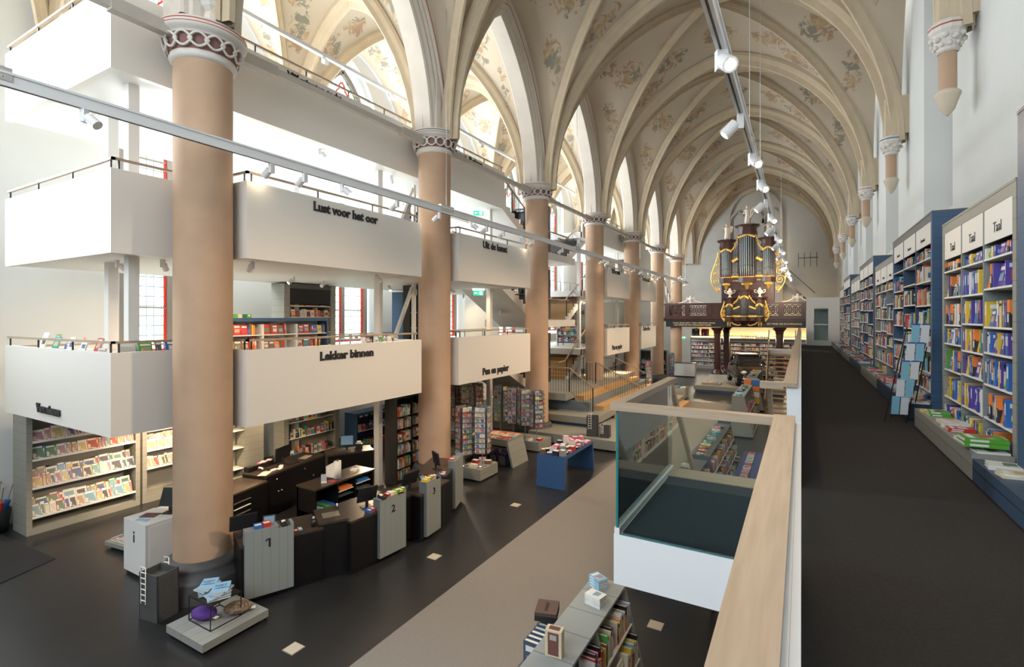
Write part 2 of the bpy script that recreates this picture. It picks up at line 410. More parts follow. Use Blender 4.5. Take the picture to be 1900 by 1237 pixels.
# tie beams between capitals
TIE = mat('tie_beam_paint', (.52, .47, .41), .75, noise=.1, scale=3)
for k in range(0, 7):
    y0 = YK[k]+(.5 if k else 0); y1 = YK[k+1]-.5; m = MB(); z = 9.57 if k != 0 else 9.45
    m.bar((XC, y0, z), (XC, y1, z), .13, .13).bar((XC, y0, z), (XC, y0+.9, z), .17, .2).bar((XC, y1-.9, z), (XC, y1, z), .17, .2)
    tag(m.build('tie_beam', TIE), 'pale wooden tie beam between column capitals, '+['left of the foremost column', 'from first to second column', 'from second to third column', 'from third to fourth column', 'from fourth to fifth column', 'from fifth to sixth column', 'from sixth to seventh column'][k], 'beam', 'tie beams along the arcade')
# walls -----------------------------------------------------------------
def wall_with_windows(name, x0, x1, centres, hw, zb, zt, zspring, ztop, inner):
    """wall slab between x0..x1 with pointed openings; splayed sides"""
    m = MB(); ys = [YK[0]]+[q for c in centres for q in (c-hw, c+hw)]+[YEND+.3]
    for i in range(0, len(ys), 2): m.box(x0, x1, ys[i], ys[i+1], zb, zt)
    for c in centres:
        m.box(x0, x1, c-hw, c+hw, zb, ztop[0])
        A = arch_pts(hw, ztop[1]-zspring, 14)
        for xx in (x0, x1):
            vs = []
            for (y, z, a, b) in A: vs += [(xx, c+y, zspring+z), (xx, c+y, zt)]
            m.add(vs, [(2*i, 2*i+1, 2*i+3, 2*i+2) for i in range(len(A)-1)])
        vs = []
        for (y, z, a, b) in A: vs += [(x0, c+y, zspring+z), (x1, c+y, zspring+z)]
        m.add(vs, [(2*i, 2*i+1, 2*i+3, 2*i+2) for i in range(len(A)-1)])
    return struct(name, m, PLASTER)
MIDS = [(YK[k]+YK[k+1])/2 for k in range(7)]
NMID = [m_-.35 for m_ in MIDS]
wall_with_windows('wall_north', XN-.9, XN, NMID, 1.45, 0, 16.5, 12.6, (3.5, 15.0), 1)
wall_with_windows('wall_south', XS, XS+.55, [m_-.3 for m_ in MIDS], 1.35, 0, 17.6, 12.5, (6.9, 15.0), -1)
struct('wall_south_niches', MB().box(XS+.55, XS+.75, YK[0], YEND, 0, 17.6), PLASTER)
struct('wall_west', MB().box(XN-.9, 4.2, -7.3, -7.0, 0, 18.5), PLASTER)
struct('wall_north_west', MB().box(XN-.9, XN, -7.0, YK[0], 0, 18.5), PLASTER)
struct('wall_south_west', MB().box(XS, XS+.9, -7.0, YK[0], 0, 18.5), PLASTER)
struct('ceiling_west', MB().box(XN-.9, 4.2, -7.0, YK[0], 17.3, 17.6), PLASTER)
# east end wall with blind window
m = MB(); m.box(XN-.9, 4.2, YEND, YEND+.4, 0, 18.5)
struct('wall_east', m, mat('end_wall_plaster', (.66, .645, .59), .9, noise=.14, scale=.5))
m = MB(); ym = YEND-.14; xm = -3.65
def stone_path(mb, pts, w=.16, d=.16):
    for a, b in zip(pts[:-1], pts[1:]): mb.bar(a, b, w, d)
A = arch_pts(2.1, 2.5, 16)
stone_path(m, [(xm+2.1, ym, 6)]+[(xm+a[0], ym, 13.6+a[1]) for a in A]+[(xm-2.1, ym, 6)], .22, .28)
for dx in (-.7, .7): m.box(xm+dx-.09, xm+dx+.09, ym-.1, YEND, 6, 13.0)
for cxx in (-1.4, 0, 1.4):
    stone_path(m, [(xm+cxx+a[0], ym, 13.0+a[1]) for a in arch_pts(.7, 1.2, 10)], .14, .2)
struct('trim_blind_window', m, ARCH)
# wall shafts on the south side
CW = mat('capital_white')
for k in range(0, 8):
    y = YK[k] if k < 8 else YEND
    if k == 0: continue
    s_ = thing('wall_shaft', 'tan wall shaft on a corbel high on the right wall, '+['', 'nearest the camera', 'second from the camera', 'third from the camera', 'fourth from the camera', 'fifth from the camera', 'sixth from the camera', 'farthest'][k], 'wall shaft', (2.22, y, 0), 0, 'corbelled shafts on the right wall')
    a0, a1 = pi/2, 3*pi/2
    MB().lathe([(.13, 8.62), (.13, 9.32)], 16).build('shaft', STONE, s_)
    MB().lathe([(.02, 8.22), (.10, 8.32), (.14, 8.45), (.18, 8.56), (.19, 8.60), (.13, 8.66)], 12).build('corbel', mat('corbel_paint', (.60, .52, .40), .8), s_)
    cp = MB().lathe([(.14, 9.30), (.17, 9.33), (.15, 9.37), (.17, 9.42), (.23, 9.62), (.26, 9.66), (.27, 9.72), (.27, 9.78), (.22, 9.84)], 12, smooth=False)
    for i in range(10):
        a = 2*pi*i/10
        cp.ball((.22*cos(a), .22*sin(a), 9.52+.05*(i % 2)), .055, 6); cp.ball((.18*cos(a+.3), .18*sin(a+.3), 9.42), .04, 6)
    cp.build('carved_capital', CW, s_)
    MB().lathe([(.272, 9.725), (.276, 9.75)], 12, smooth=False).build('painted_stripe', mat('stripe_blue') if k % 2 else mat('stripe_red'), s_)
    struct('wall_pier', MB().prism([(2.62, y-.20), (2.3, y-.20), (2.08, y-.14), (2.02, y), (2.08, y+.14), (2.3, y+.20), (2.62, y+.20)], 2, 9.84, 10.9), RIB)
# north window tracery -----------------------------------------------------
WST = mat('window_stone', (.28, .25, .22), .8); WRED = mat('window_red_border', (.55, .03, .02), .5, emis=(1, .05, .03), estr=.15)
def pane_mat():
    m = mat('leaded_pane', (.8, .9, .85), .3); nt = m.node_tree; N = nt.nodes; L = nt.links
    tc = N['Texture Coordinate']; mp = N.new('ShaderNodeMapping'); mp.inputs['Scale'].default_value = (1, 5.2, 3.6); L.new(tc.outputs['Object'], mp.inputs[0])
    br = N.new('ShaderNodeSeparateXYZ'); L.new(mp.outputs[0], br.inputs[0])
    outs = []
    for i in (1, 2):
        f = N.new('ShaderNodeMath'); f.operation = 'FRACT'; L.new(br.outputs[i], f.inputs[0]); g = N.new('ShaderNodeMath'); g.operation = 'GREATER_THAN'; g.inputs[1].default_value = .09; L.new(f.outputs[0], g.inputs[0]); outs.append(g)
    mn = N.new('ShaderNodeMath'); mn.operation = 'MINIMUM'; L.new(outs[0].outputs[0], mn.inputs[0]); L.new(outs[1].outputs[0], mn.inputs[1])
    ns = N.new('ShaderNodeTexNoise'); ns.inputs['Scale'].default_value = 1.6; ns.inputs['Detail'].default_value = 5; L.new(tc.outputs['Object'], ns.inputs[0])
    r = N.new('ShaderNodeValToRGB'); r.color_ramp.elements[0].color = (.55, .75, .52, 1); r.color_ramp.elements[0].position = .42; r.color_ramp.elements[1].color = (.92, .98, .97, 1); r.color_ramp.elements[1].position = .58; L.new(ns.outputs['Fac'], r.inputs[0])
    mx = N.new('ShaderNodeMixRGB'); L.new(mn.outputs[0], mx.inputs[0]); mx.inputs[1].default_value = (.10, .12, .11, 1); L.new(r.outputs[0], mx.inputs[2])
    t = N.new('ShaderNodeBsdfTransparent'); L.new(mx.outputs[0], t.inputs[0]); L.new(t.outputs[0], N['Material Output'].inputs[0])
    return m
PANE = pane_mat()
for k, yc in enumerate(NMID):
    m = MB(); x = XN-.5; hw = 1.2; zsill = 3.7 ; zsp = 12.4
    A = arch_pts(hw, 2.2, 12)
    stone_path(m, [(x, yc+hw, zsill)]+[(x, yc+a[0], zsp+a[1]) for a in A]+[(x, yc-hw, zsill)], .14, .2)
    m.box(x-.08, x+.08, yc-.07, yc+.07, zsill, zsp+.3)
    for s2 in (-1, 1): stone_path(m, [(x, yc+s2*.6+a[0], 12.0+a[1]) for a in arch_pts(.55, 1.0, 8)], .1, .14)
    for zz in range(8): m.box(x-.03, x+.03, yc-hw, yc+hw, zsill+.2+zz*1.05, zsill+.24+zz*1.05)
    w = struct('window_%d' % (k+1), m, WST)
    r = MB()
    for s2 in (-1, 1):
        for o in (.09, 1.06): r.box(x-.02, x+.02, yc+s2*o-.045, yc+s2*o+.045, zsill, zsp-.2)
        r.box(x-.02, x+.02, yc+s2*.6-.5, yc+s2*.6+.5, zsill, zsill+.09)
        pts = [(x, yc+s2*.6+.30*cos(a_)*(1+.35*cos(3*a_)), 12.75+.36*sin(a_)*(1+.35*cos(3*a_))) for a_ in [2*pi*q/24 for q in range(25)]]
        stone_path(r, pts, .05, .05)
    stone_path(r, [(x, yc+.26*cos(a_)*(1+.3*cos(3*a_+pi/2)), 13.75+.3*sin(a_)*(1+.3*cos(3*a_+pi/2))) for a_ in [2*pi*q/24 for q in range(25)]], .05, .05)
    r.build('stained_border', WRED, w)
    p = MB(); p.add([(x, yc+hw, zsill)]+[(x, yc+a[0], zsp+a[1]) for a in A]+[(x, yc-hw, zsill)], [tuple(range(len(A)+2))]); p.build('leaded_pane', PANE, w)
# ================================================================ INSERTED GALLERIES (left aisle)
LV = {1: (2.73, 3.05, 4.11), 2: (5.75, 6.07, 7.14), 3: (8.77, 9.09, 10.16)}
def rail_run(parent, pts, zt, zb, every=1.15, mat_=None, post=.02):
    """oak handrail with little posts between zb and zt along a polyline of (x, y)"""
    m = MB()
    for a, b in zip(pts[:-1], pts[1:]):
        d = Vector((b[0]-a[0], b[1]-a[1], 0)); L_ = d.length; d.normalize()
        m.bar((a[0]-d.x*.025, a[1]-d.y*.025, zt-.02), (b[0]+d.x*.025, b[1]+d.y*.025, zt-.02), .05, .04)
        n = max(1, int(L_/every))
        for i in range(n+1):
            q = Vector((a[0], a[1], 0))+d*(L_*(i/n)); q += d*(.08 if i == 0 else (-.08 if i == n else 0))
            MB().box(q.x-.012, q.x+.012, q.y-.012, q.y+.012, zb, zt-.04).build('rail_post', BLACK, parent)
    m.build('handrail', mat_ or OAK, parent)
def words(n): return ['', 'first', 'second', 'third', 'top'][n]
def gallery_slabs():
    for lv, (z0, z1, zt) in LV.items():
        z0b = z0+.02
        for (ya, yb) in ((3.97, 16.2), (24.4, 35.2)):
            if lv == 3 and ya < 10: yb = 16.4
            struct('trim_gallery_floor', MB().box(-14.35, -9.80, ya, yb, z0b, z1), SOFFIT)
        struct('trim_gallery_floor', MB().box(-14.35, -12.6, 16.2, 24.4, z0b, z1), SOFFIT)
gallery_slabs()
# balcony boxes ------------------------------------------------------------
def balcony(lv, ya, yb, text, tpos, label, size=.25, west=False, x=-8.6, tw=None):
    z0, z1, zt = LV[lv]
    t = thing('balcony', label, 'balcony', (x, ya, z0), 0, None)
    o = lambda X, Y, Z: (X-x, Y-ya, Z-z0)
    m = MB(); W_ = .11
    m.box(x-W_-x, 0, 0, yb-ya, 0, zt-z0)                       # front
    m.box(-1.16, -W_, 0, W_, 0, zt-z0)                      # near side
    m.box(-1.16, -W_, yb-ya-W_, yb-ya, 0, zt-z0)
    m.build('parapet', FASCIA, t)
    MB().box(-1.2, -W_, W_, yb-ya-W_, .02, z1-z0).build('floor_slab', SOFFIT, t)
    rail_run(t, [(-1.16, .05), (-.055, .05), (-.055, yb-ya-.15)], zt-z0+.19, zt-z0)
    if text:
        y, z = tpos; q = MB(); letters(q, text, size, (.004, y-ya, z-z0), (0, 1, 0), .03, .009, width=tw)
        q.build('lettering', TXT, t)
    return t
balcony(1, 5.50, 10.30, 'Lekker binnen', (7.08, 3.81), 'white balcony box lettered Lekker binnen, lower gallery between the two nearest columns', .245, tw=1.50)
balcony(2, 5.50, 10.30, 'Lust voor het oor', (6.92, 6.87), 'white balcony box lettered Lust voor het oor, middle gallery between the two nearest columns', .26, tw=1.80)
balcony(1, 11.95, 16.4, 'Pen en papier', (13.2, 2.90), 'white balcony box lettered Pen en papier above the card racks', .30, tw=1.62)
balcony(2, 11.95, 16.4, 'Uit de kunst', (13.22, 6.86), 'white balcony box lettered Uit de kunst above the balcony reading Pen en papier', .30, tw=1.5)
balcony(1, 24.85, 28.7, 'Pen en papier', (25.6, 2.98), 'smaller distant white balcony box lettered Pen en papier behind the fourth column', .36, tw=1.7)
balcony(2, 24.85, 28.7, 'Uit de kunst', (25.55, 7.0), 'small distant white balcony box lettered Uit de kunst behind the fourth column', .36, tw=1.4)
balcony(1, 31.2, 34.8, 'Kokerellen', (31.6, 3.85), 'farthest lower white balcony box between fifth and sixth columns', .36, tw=1.6)
balcony(2, 31.2, 34.8, 'Toekomst', (31.4, 6.98), 'farthest middle-gallery white balcony box between fifth and sixth columns', .38, tw=1.8)
# recessed gallery fronts ----------------------------------------------------
for lv, (z0, z1, zt) in LV.items():
    lab = {1: 'lowest', 2: 'middle', 3: 'topmost'}[lv]
    t = thing('gallery_parapet', 'white corner parapet with oak handrail, %s of the three stacked left galleries' % lab, 'parapet', (-9.76, 3.92, z0), 0)
    m = MB(); m.box(-4.62, 0, 0, .11, 0, zt-z0)
    if lv == 3: m.box(-.11, 0, .11, 12.6, 0, zt-z0)
    else: m.box(-.11, 0, .11, 1.52, 0, zt-z0)
    m.build('parapet', FASCIA, t)
    ye = 12.5 if lv == 3 else 1.5
    rail_run(t, [(-4.6, .055), (-.055, .055), (-.055, ye)], zt-z0+.19, zt-z0)
    if lv == 1:
        q = MB(); letters(q, 'Vers nieuws', .22, (-2.95, -.004, .17), (1, 0, 0), .04, .012, width=1.05); q.build('lettering', TXT, t)
    if lv == 3:
        q = MB(); letters(q, 'Vijf minuten tocht', .22, (.004, 3.26, 1.165), (0, 1, 0), .03, .008, width=1.5)
        q.build('lettering', TXT, t); q = MB()
        letters(q, 'Geest  Reizen', .27, (.004, 9.3, 1.17), (0, 1, 0), .03, .012, width=1.75); q.build('lettering', TXT, t)
    t2 = thing('gallery_parapet', 'white parapet strip beside the stairwell, %s gallery level' % lab, 'parapet', (-9.76, 24.4, z0), 0)
    MB().box(-.11, 0, 0, 10.8, 0, (zt if lv == 3 else z1)-z0).build('parapet', FASCIA, t2)
    if lv == 3: rail_run(t2, [(-.055, .1), (-.055, 10.6)], zt-z0+.19, zt-z0)
    t3 = thing('back_railing', 'oak and white railing at the window side of the %s gallery' % lab, 'railing', (-14.3, 4.0, z1), 0)
    m = MB(); m.box(-.03, .03, 0, 31, 0, .06)
    m.build('curb', WHITE, t3)
    rail_run(t3, [(0, .1), (0, 31)], 1.05, .06, 1.6)
# steel posts and braces
posts = [(-10.3, 4.45), (-11.8, 4.75), (-10.3, 10.47), (-10.3, 16.3), (-10.3, 25.2), (-10.3, 28.4), (-10.3, 31.6), (-10.3, 34.9), (-13.9, 10.5), (-13.9, 28.4)]
pl = ['beside the foremost column, nearest the nave', 'behind the foremost column, deeper in the gallery', 'left of the second column', 'left of the third column', 'just past the stairs', 'behind the balcony after the fourth column', 'by the fifth column', 'by the sixth column', 'near the window side behind the tills', 'near the window side past the stairs']
for i, (x, y) in enumerate(posts):
    m = MB(); zb = 3.06 if i < 2 else 0
    m.box(-.085, .085, -.085, .085, 0, 8.79-zb)
    tag(m.build('steel_post', WHITE, None, (x, y, zb)), 'tall white square steel gallery post '+pl[i], 'post', 'white steel posts carrying the galleries')
BR = [((-10.3, 10.6), (-10.3, 11.9), 3.05, 5.6, 'by the second column on the lower gallery'), ((-10.3, 10.6), (-10.3, 11.9), 6.07, 8.62, 'by the second column on the middle gallery'),
      ((-10.3, 26.3), (-10.3, 28.2), 3.05, 5.6, 'behind the balcony after the fourth column')]
for (a, b, za, zb, lb) in BR:
    m = MB(); m.bar((0, 0, 0), (b[0]-a[0], b[1]-a[1], zb-za), .09, .09); m.bar((0, -.04, .0), (0, b[1]-a[1]+.1, 0), .08, .10); m.box(-.05, .05, b[1]-a[1]+.02, b[1]-a[1]+.12, 0, zb-za+.12)
    tag(m.build('diagonal_brace', WHITE, None, (a[0], a[1], za)), 'white diagonal steel brace '+lb, 'brace')
# stairs in the aisle ----------------------------------------------------------
DARKT = mat('dark_tread', (.05, .035, .03), .5)
def flight(name, label, x0, x1, ya, za, yb, zb, n, tmat, tmat2, rail_side=1, dark=False):
    """closed stair from (ya,za) up to (yb,zb)"""
    t = thing(name, label, 'stairs', ((x0+x1)/2, ya, za), 0)
    dy = (yb-ya)/n; dz = (zb-za)/n; m = MB(); hw = (x1-x0)/2
    for i in range(n):
        a, b = sorted((i*dy, (i+1)*dy+.02*(1 if dy > 0 else -1)))
        MB().box(-hw, hw, a, b, i*dz+.0, (i+1)*dz).build('tread', tmat, t)
    s = MB(); sg = 1 if dy > 0 else -1
    for sx in (-hw-.06, hw):
        pts = [(0, -.30), (0, .0)]
        for i in range(n): pts += [(i*dy, (i+1)*dz), ((i+1)*dy, (i+1)*dz)]
        pts += [(n*dy, n*dz-.30)]
        s.prism(pts, 0, sx, sx+.06)
    s.prism([(0, -.30), (0, -.04), (n*dy, n*dz-.04), (n*dy, n*dz-.30)], 0, -hw, hw)
    s.build('stringer', WHITE, t)
    r = MB(); x = hw+.03
    r.bar((x, -.1*sg, .95), (x, n*dy, n*dz+.95), .05, .05); r.bar((x, -.1*sg, .95), (x, -.9*sg, .95), .05, .05)
    r.build('handrail', OAK, t)
    for i in range(n):
        w = .02 if i % 3 == 0 else .006
        MB().box(x-w, x+w, (i+.5)*dy-w, (i+.5)*dy+w, i*dz, (i+.5)*dz+.93).build('baluster', BLACK, t)
        if w < .02: MB().box(x-w, x+w, (i+1)*dy-w, (i+1)*dy+w, i*dz+.1, (i+1)*dz+.93).build('baluster', BLACK, t)
    return t
for lv, (za, zb) in ((1, (1.55, 3.05)), (2, (4.57, 6.07)), (3, (7.60, 9.09))):
    w = {1: 'lowest', 2: 'middle', 3: 'top'}[lv]
    flight('staircase', '%s flight of oak stairs rising away from the camera between the third and fourth columns' % w, -12.0, -10.35, 23.5, za, 26.2, zb, 9, TREAD if lv < 3 else DARKT, None)
    flight('staircase', '%s white-sided stair flight rising towards the camera behind the third column' % w, -11.6, -9.85, 19.4, za, 16.35, zb, 9, DARKT, None)
    if lv > 1:
        struct('trim_landing', MB().box(-12.5, -9.8, 19.4, 23.5, za-.32, za), WHITE)
        r = thing('landing_railing', 'oak and black railing at the stair landing, %s of the two upper landings' % ('lower' if lv == 2 else 'upper'), 'railing', (-9.85, 19.4, za))
        q = MB(); q.bar((0, 0, .95), (0, 3.4, .95), .05, .05); q.build('handrail', OAK, r)
        for i in range(28): MB().box(-.006, .006, i*.124, i*.124+.012, 0, .93).build('baluster', BLACK, r)
# diagonal white stair side near the last column
t = thing('staircase', 'distant white stair with oak rail climbing behind the seventh column', 'stairs', (-11.0, 40.5, 5.0))
m = MB(); m.prism([(0, 2.4), (0, 2.7), (5.5, -.5), (5.5, -.8)], 0, 1.2, 1.3)
m.build('stringer', WHITE, t)
m = MB(); m.bar((1.25, 0, 3.6), (1.25, 5.5, .45), .06, .06); m.build('handrail', OAK, t)
for i in range(6): MB().box(1.22, 1.28, .4+i*.95, .46+i*.95, 2.4-i*.57, 3.45-i*.55).build('baluster', WHITE, t)
# ================================================================ TRIBUNE of wide steps
def trib():
    t = thing('stepped_platform', 'wide grey stepped platform with oak seating steps below the stairs', 'platform', (-9, 17, 0))
    def b(x0, x1, y0, y1, z0, z1, m_, n_): MB().box(x0+9, x1+9, y0-17, y1-17, z0, z1).build(n_, m_, t)
    Y2 = 29.0
    b(-9.0, -5.6, 17.0, Y2, 0.06, .39, GREY, 'terrace'); b(-9.0, -5.75, 17.2, Y2, 0, .06, BLUE, 'recessed_plinth')
    b(-12.4, -9.0, 18.3, Y2, 0.0, .39, GREY, 'terrace')
    b(-12.3, -6.93, 18.6, Y2, .52, .78, GREY, 'terrace'); b(-12.3, -7.05, 18.75, Y2, .39, .52, BLUE, 'recessed_plinth')
    b(-12.3, -7.6, 19.8, Y2, .78, 1.16, mat('grey_blue_board', (.17, .20, .22), .5), 'terrace')
    b(-12.2, -8.4, 19.15, Y2, 1.26, 1.55, GREY, 'terrace'); b(-12.2, -8.5, 19.4, Y2, 1.16, 1.26, BLUE, 'recessed_plinth')
    b(-6.93, -6.5, 20.9, Y2-.6, .39, .585, TREAD, 'oak_step'); b(-7.6, -7.18, 20.3, Y2-.6, .78, .97, TREAD, 'oak_step'); b(-8.4, -7.98, 20.1, Y2-.6, 1.16, 1.355, TREAD, 'oak_step')
    b(-5.6, -5.2, 21.5, Y2-.6, .012, .2, TREAD, 'oak_step')
trib()
def railing(label, pts, h=1.0, every=.12, group=None):
    """pts: floor polyline (x, y, z) ; handrail above"""
    o = pts[0]; t = thing('stair_railing', label, 'railing', o, 0, group)
    P = [Vector(p)-Vector(o) for p in pts]; r = MB()
    for a, c in zip(P[:-1], P[1:]):
        r.bar(a+Vector((0, 0, h)), c+Vector((0, 0, h)), .05, .045)
        n = max(1, int((c-a).length/every))
        for i in range(n+1):
            q = a+(c-a)*(i/n); w = .018 if i in (0, n) else .006
            MB().box(q.x-w, q.x+w, q.y-w, q.y+w, q.z, q.z+h-.02).build('baluster', BLACK, t)
    r.build('handrail', OAK, t)
railing('black baluster railing with oak rail at the near side of the stepped platform', [(-9.6, 19.7, 1.55), (-8.5, 19.75, 1.55), (-7.45, 19.75, .80)])
railing('black baluster railing with oak rail down the middle of the stepped platform', [(-8.9, 22.8, 1.55), (-8.5, 22.9, 1.55), (-6.1, 22.9, .42)])
railing('black baluster railing with oak rail at the far side of the stepped platform', [(-10.2, 25.6, 1.55), (-8.5, 25.9, 1.55), (-7.0, 26.2, .80)])
# ================================================================ WALKWAY (right)
CARPET = mat('charcoal_carpet', (.030, .023, .019), .95, noise=.4, scale=55, bump=.15)
struct('trim_walkway_floor', MB().box(-.0, 2.59, -2, 34.6, 3.02, 3.05), CARPET)
struct('trim_walkway_slab', MB().box(-.02, 2.59, -2, 34.6, 2.70, 3.018), WHITE)
WP = mat('parapet_white', (.74, .75, .76), .45)
def parapet(y0, y1, label):
    t = thing('walkway_parapet', label, 'parapet', (0, y0, 2.66))
    MB().box(-.125, -.022, 0, y1-y0, 0, 1.355).build('panel', WP, t)
    MB().box(-.155, -.035, -.03 if y0 > 0 else 0, y1-y0+.0, 1.36, 1.40).build('handrail', OAK, t)
    return t
p = parapet(-1.5, 3.76, 'white walkway parapet with broad oak handrail in the foreground')
# inner white cheek beside the carpet
MB().box(-.0215, -.001, 0, 5.26, 0, 1.355).build('inner_cheek', WP, p)
p = parapet(5.62, 28.6, 'white walkway parapet with oak handrail beyond the glass platform')
MB().box(-.0215, -.001, 0, 22.98, 0, 1.355).build('inner_cheek', WP, p)
MB().box(-.36, -.155, -.03, .07, 1.335, 1.40).build('handrail_return', OAKX, p)
p = parapet(29.9, 34.3, 'far end white walkway parapet next to the lift door')
# glass platform
t = thing('glass_platform', 'cantilevered landing with white edge, blue-black carpet and glass balustrade', 'platform', (-.13, 3.76, 2.66))
MB().box(-1.12, 0, 0, 1.9, 0, .38).build('white_edge', WP, t)
CB = mat('navy_carpet', (.010, .026, .042), .95, noise=.5, scale=70)
MB().box(-1.06, .10, .04, 1.60, .38, .395).build('carpet', CB, t)
MB().box(-1.08, .10, 1.60, 1.9, .38, .405).build('oak_nosing', OAKX, t)
MB().box(-1.115, -1.075, .0, 1.9, .38, .43).build('glass_channel', WHITE, t)
g = MB().box(-1.10, -1.088, .02, 1.88, .40, 1.33).build('glass_pane', GLASS, t)
g = MB().box(-1.09, -.01, .012, .024, .36, 1.33).build('glass_pane', GLASS, t)
MB().box(-1.103, -1.086, .004, .022, .37, 1.33).build('glass_edge', GEDGE, t)
MB().box(-1.09, 0, .003, .024, .372, .385).build('glass_edge', GEDGE, t)
h = MB(); h.box(-1.14, 0, -.03, .06, 1.33, 1.385); h.build('handrail', OAKX, t)
h = MB(); h.box(-1.14, -1.05, .06, 1.92, 1.33, 1.385); h.build('handrail', OAK, t)
def open_stair(label, x0, x1, ya, za, yb, zb, n, glassy=True):
    t = thing('open_staircase', label, 'stairs', ((x0+x1)/2, ya, za)); hw = (x1-x0)/2; dy = (yb-ya)/n; dz = (zb-za)/n
    for i in range(1, n): MB().box(-hw+.03, hw-.03, i*dy-.14, i*dy+.14, i*dz-.045, i*dz).build('tread', TREAD, t)
    for x in (-hw, hw-.03): MB().bar((x+.015, 0, -.12), (x+.015, n*dy, n*dz-.0), .03, .24).build('stringer', mat('stringer_brown', (.22, .12, .06), .5), t)
    for x in (-hw, hw):
        g = MB(); o_ = 0.03
        g.add([(x, 0, o_), (x, n*dy, n*dz+o_), (x, n*dy, n*dz+.95), (x, 0, .95)], [(0, 1, 2, 3)]); g.build('glass_pane', GLASS, t)
        r = MB().bar((x, 0, .97), (x, n*dy, n*dz+.97), .045, .06); r.build('handrail', OAK, t)
    return t
open_stair('open oak staircase with glass sides descending from the glass platform', -1.25, -.28, 5.66, 3.05, 8.75, 0.03, 15)
open_stair('distant open-riser oak staircase coming down towards the camera from the walkway', -1.42, -.25, 28.7, 3.05, 25.3, 0.03, 16)
struct('trim_walkway_landing', MB().box(-1.45, -.02, 28.7, 29.9, 2.72, 3.05), WHITE)
# columns below the walkway
for i, y in enumerate((2.5, 8.9, 15.3, 21.8, 28.2)):
    tag(MB().lathe([(.09, 0), (.09, 2.70)], 16).build('walkway_post', WHITE, None, (.25, y, 0)), 'round white post under the walkway, '+['nearest the camera', 'second from the camera', 'third from the camera', 'fourth from the camera', 'farthest'][i], 'post', 'white posts under the walkway')
# lift box
t = thing('lift_shaft', 'white lift enclosure with glazed door closing the end of the walkway', 'lift', (1.1, 34.35, 3.05))
m = MB(); m.box(-.85, .85, .08, 1.5, 2.1, 2.78); m.box(-.85, -.58, 0, 1.5, 0, 2.78); m.box(.36, .85, 0, 1.5, 0, 2.78); m.box(-.58, .36, 0, .1, 2.28, 2.78); m.box(-.85, .85, 1.4, 1.5, 0, 2.1)
m.build('casing', WHITE, t)
m = MB(); m.box(-.58, .36, 0, .05, 0, .30); m.box(-.58, -.46, 0, .05, .3, 2.28); m.box(.24, .36, 0, .05, .3, 2.28); m.box(-.46, .24, 0, .05, 2.16, 2.28); m.box(-.46, .24, 0, .05, 1.20, 1.25)
d = m.build('door', WHITE, t); MB().box(-.46, .24, .02, .03, .3, 2.16).build('glass_pane', GLASS, d); MB().box(-.53, -.50, -.05, -.02, .7, 1.5).build('door_handle', METAL, d)
# ================================================================ TRACKS
SPOTW = mat('spot_white', (.80, .80, .80), .35); LAMP = emit('lamp_glow', (1, .80, .52), 60)
LAMPN = [0]
def spotlight(x, y, z, label, rz=0, tilt=.7, lit=True, up=False, parent_scale=1.0, power=0, spread=95):
    """track spotlight: adapter box, cylinder head, glowing lens"""
    t = thing('track_spotlight', label, 'spotlight', (x, y, z), rz, None)
    s = parent_scale; sg = 1 if up else -1
    MB().box(-.045*s, .045*s, -.03*s, .03*s, *(sorted((0, sg*.17*s)))).build('adapter_box', SPOTW, t)
    c = Vector((0, .10*s, sg*.15*s)); d = Vector((0, sin(tilt), -cos(tilt)))
    if up: d.z = abs(d.z)
    a = c-d*.07*s; b = c+d*.10*s
    MB().tube([a, b], .065*s, 12).build('lamp_head', SPOTW, t)
    e = MB().tube([b-d*.012, b+d*.003], .040*s, 12).build('lens', LAMP if lit else SPOTW, t)
    if power:
        l = D.lights.new('lamp_beam', 'SPOT'); l.energy = power; l.color = (1, .74, .48); l.spot_size = radians(spread); l.spot_blend = .6; l.shadow_soft_size = .16*s
        o = D.objects.new('lamp_beam', l); COL.objects.link(o); o.parent = t; o.location = b+d*.02; o.rotation_euler = d.to_track_quat('-Z', 'Y').to_euler()
    return t
TRK = mat('track_white', (.78, .79, .80), .4)
ordw = ['nearest', 'second', 'third', 'fourth', 'fifth', 'sixth', 'seventh', 'eighth', 'ninth', 'tenth', 'eleventh', 'twelfth', 'thirteenth', 'fourteenth', 'fifteenth', 'sixteenth', 'seventeenth', 'eighteenth', 'nineteenth', 'twentieth']
ordw += ['%s from the near end, beyond the twentieth' % w for w in ordw]
def track(label, x, y0, y1, z, w=.075, h=.17, cables=()):
    t = thing('lighting_track', label, 'lighting track', (x, y0, z))
    m = MB(); m.box(-w/2, w/2, 0, y1-y0, 0, h); m.build('beam', TRK, t)
    m = MB(); m.box(-w/2-.02, w/2+.02, 0, y1-y0, h-.03, h-.0); m.build('flange', TRK, t)
    m = MB(); m.box(-.012, .012, 0, y1-y0, -.004, 0); m.build('slot', BLACK, t)
    for c in cables:
        q = MB(); q.box(-w/2-.012, w/2+.012, c-y0-.28, c-y0+.28, h*.35, h+.05); 
        for i in range(4): q.ball((w/2+.013, c-y0-.2+i*.13, h*.6), .012, 6)
        q.build('joint_plate', METAL, t)
        MB().tube([(0, c-y0, h), (0, c-y0, 15.9-z if x < -4 else 14.8-z)], .006, 5).build('suspension_cable', METAL, t)
    return t
track('long white suspended lighting track in front of the left columns', -8.25, .9, 44.0, 7.45, cables=(2.02, 10.9, 20, 43.0))
track('long white suspended lighting track above the right side of the nave', -.80, 3.2, 45.5, 7.76, w=.10, h=.13, cables=(9.9, 12.6, 26, 40))
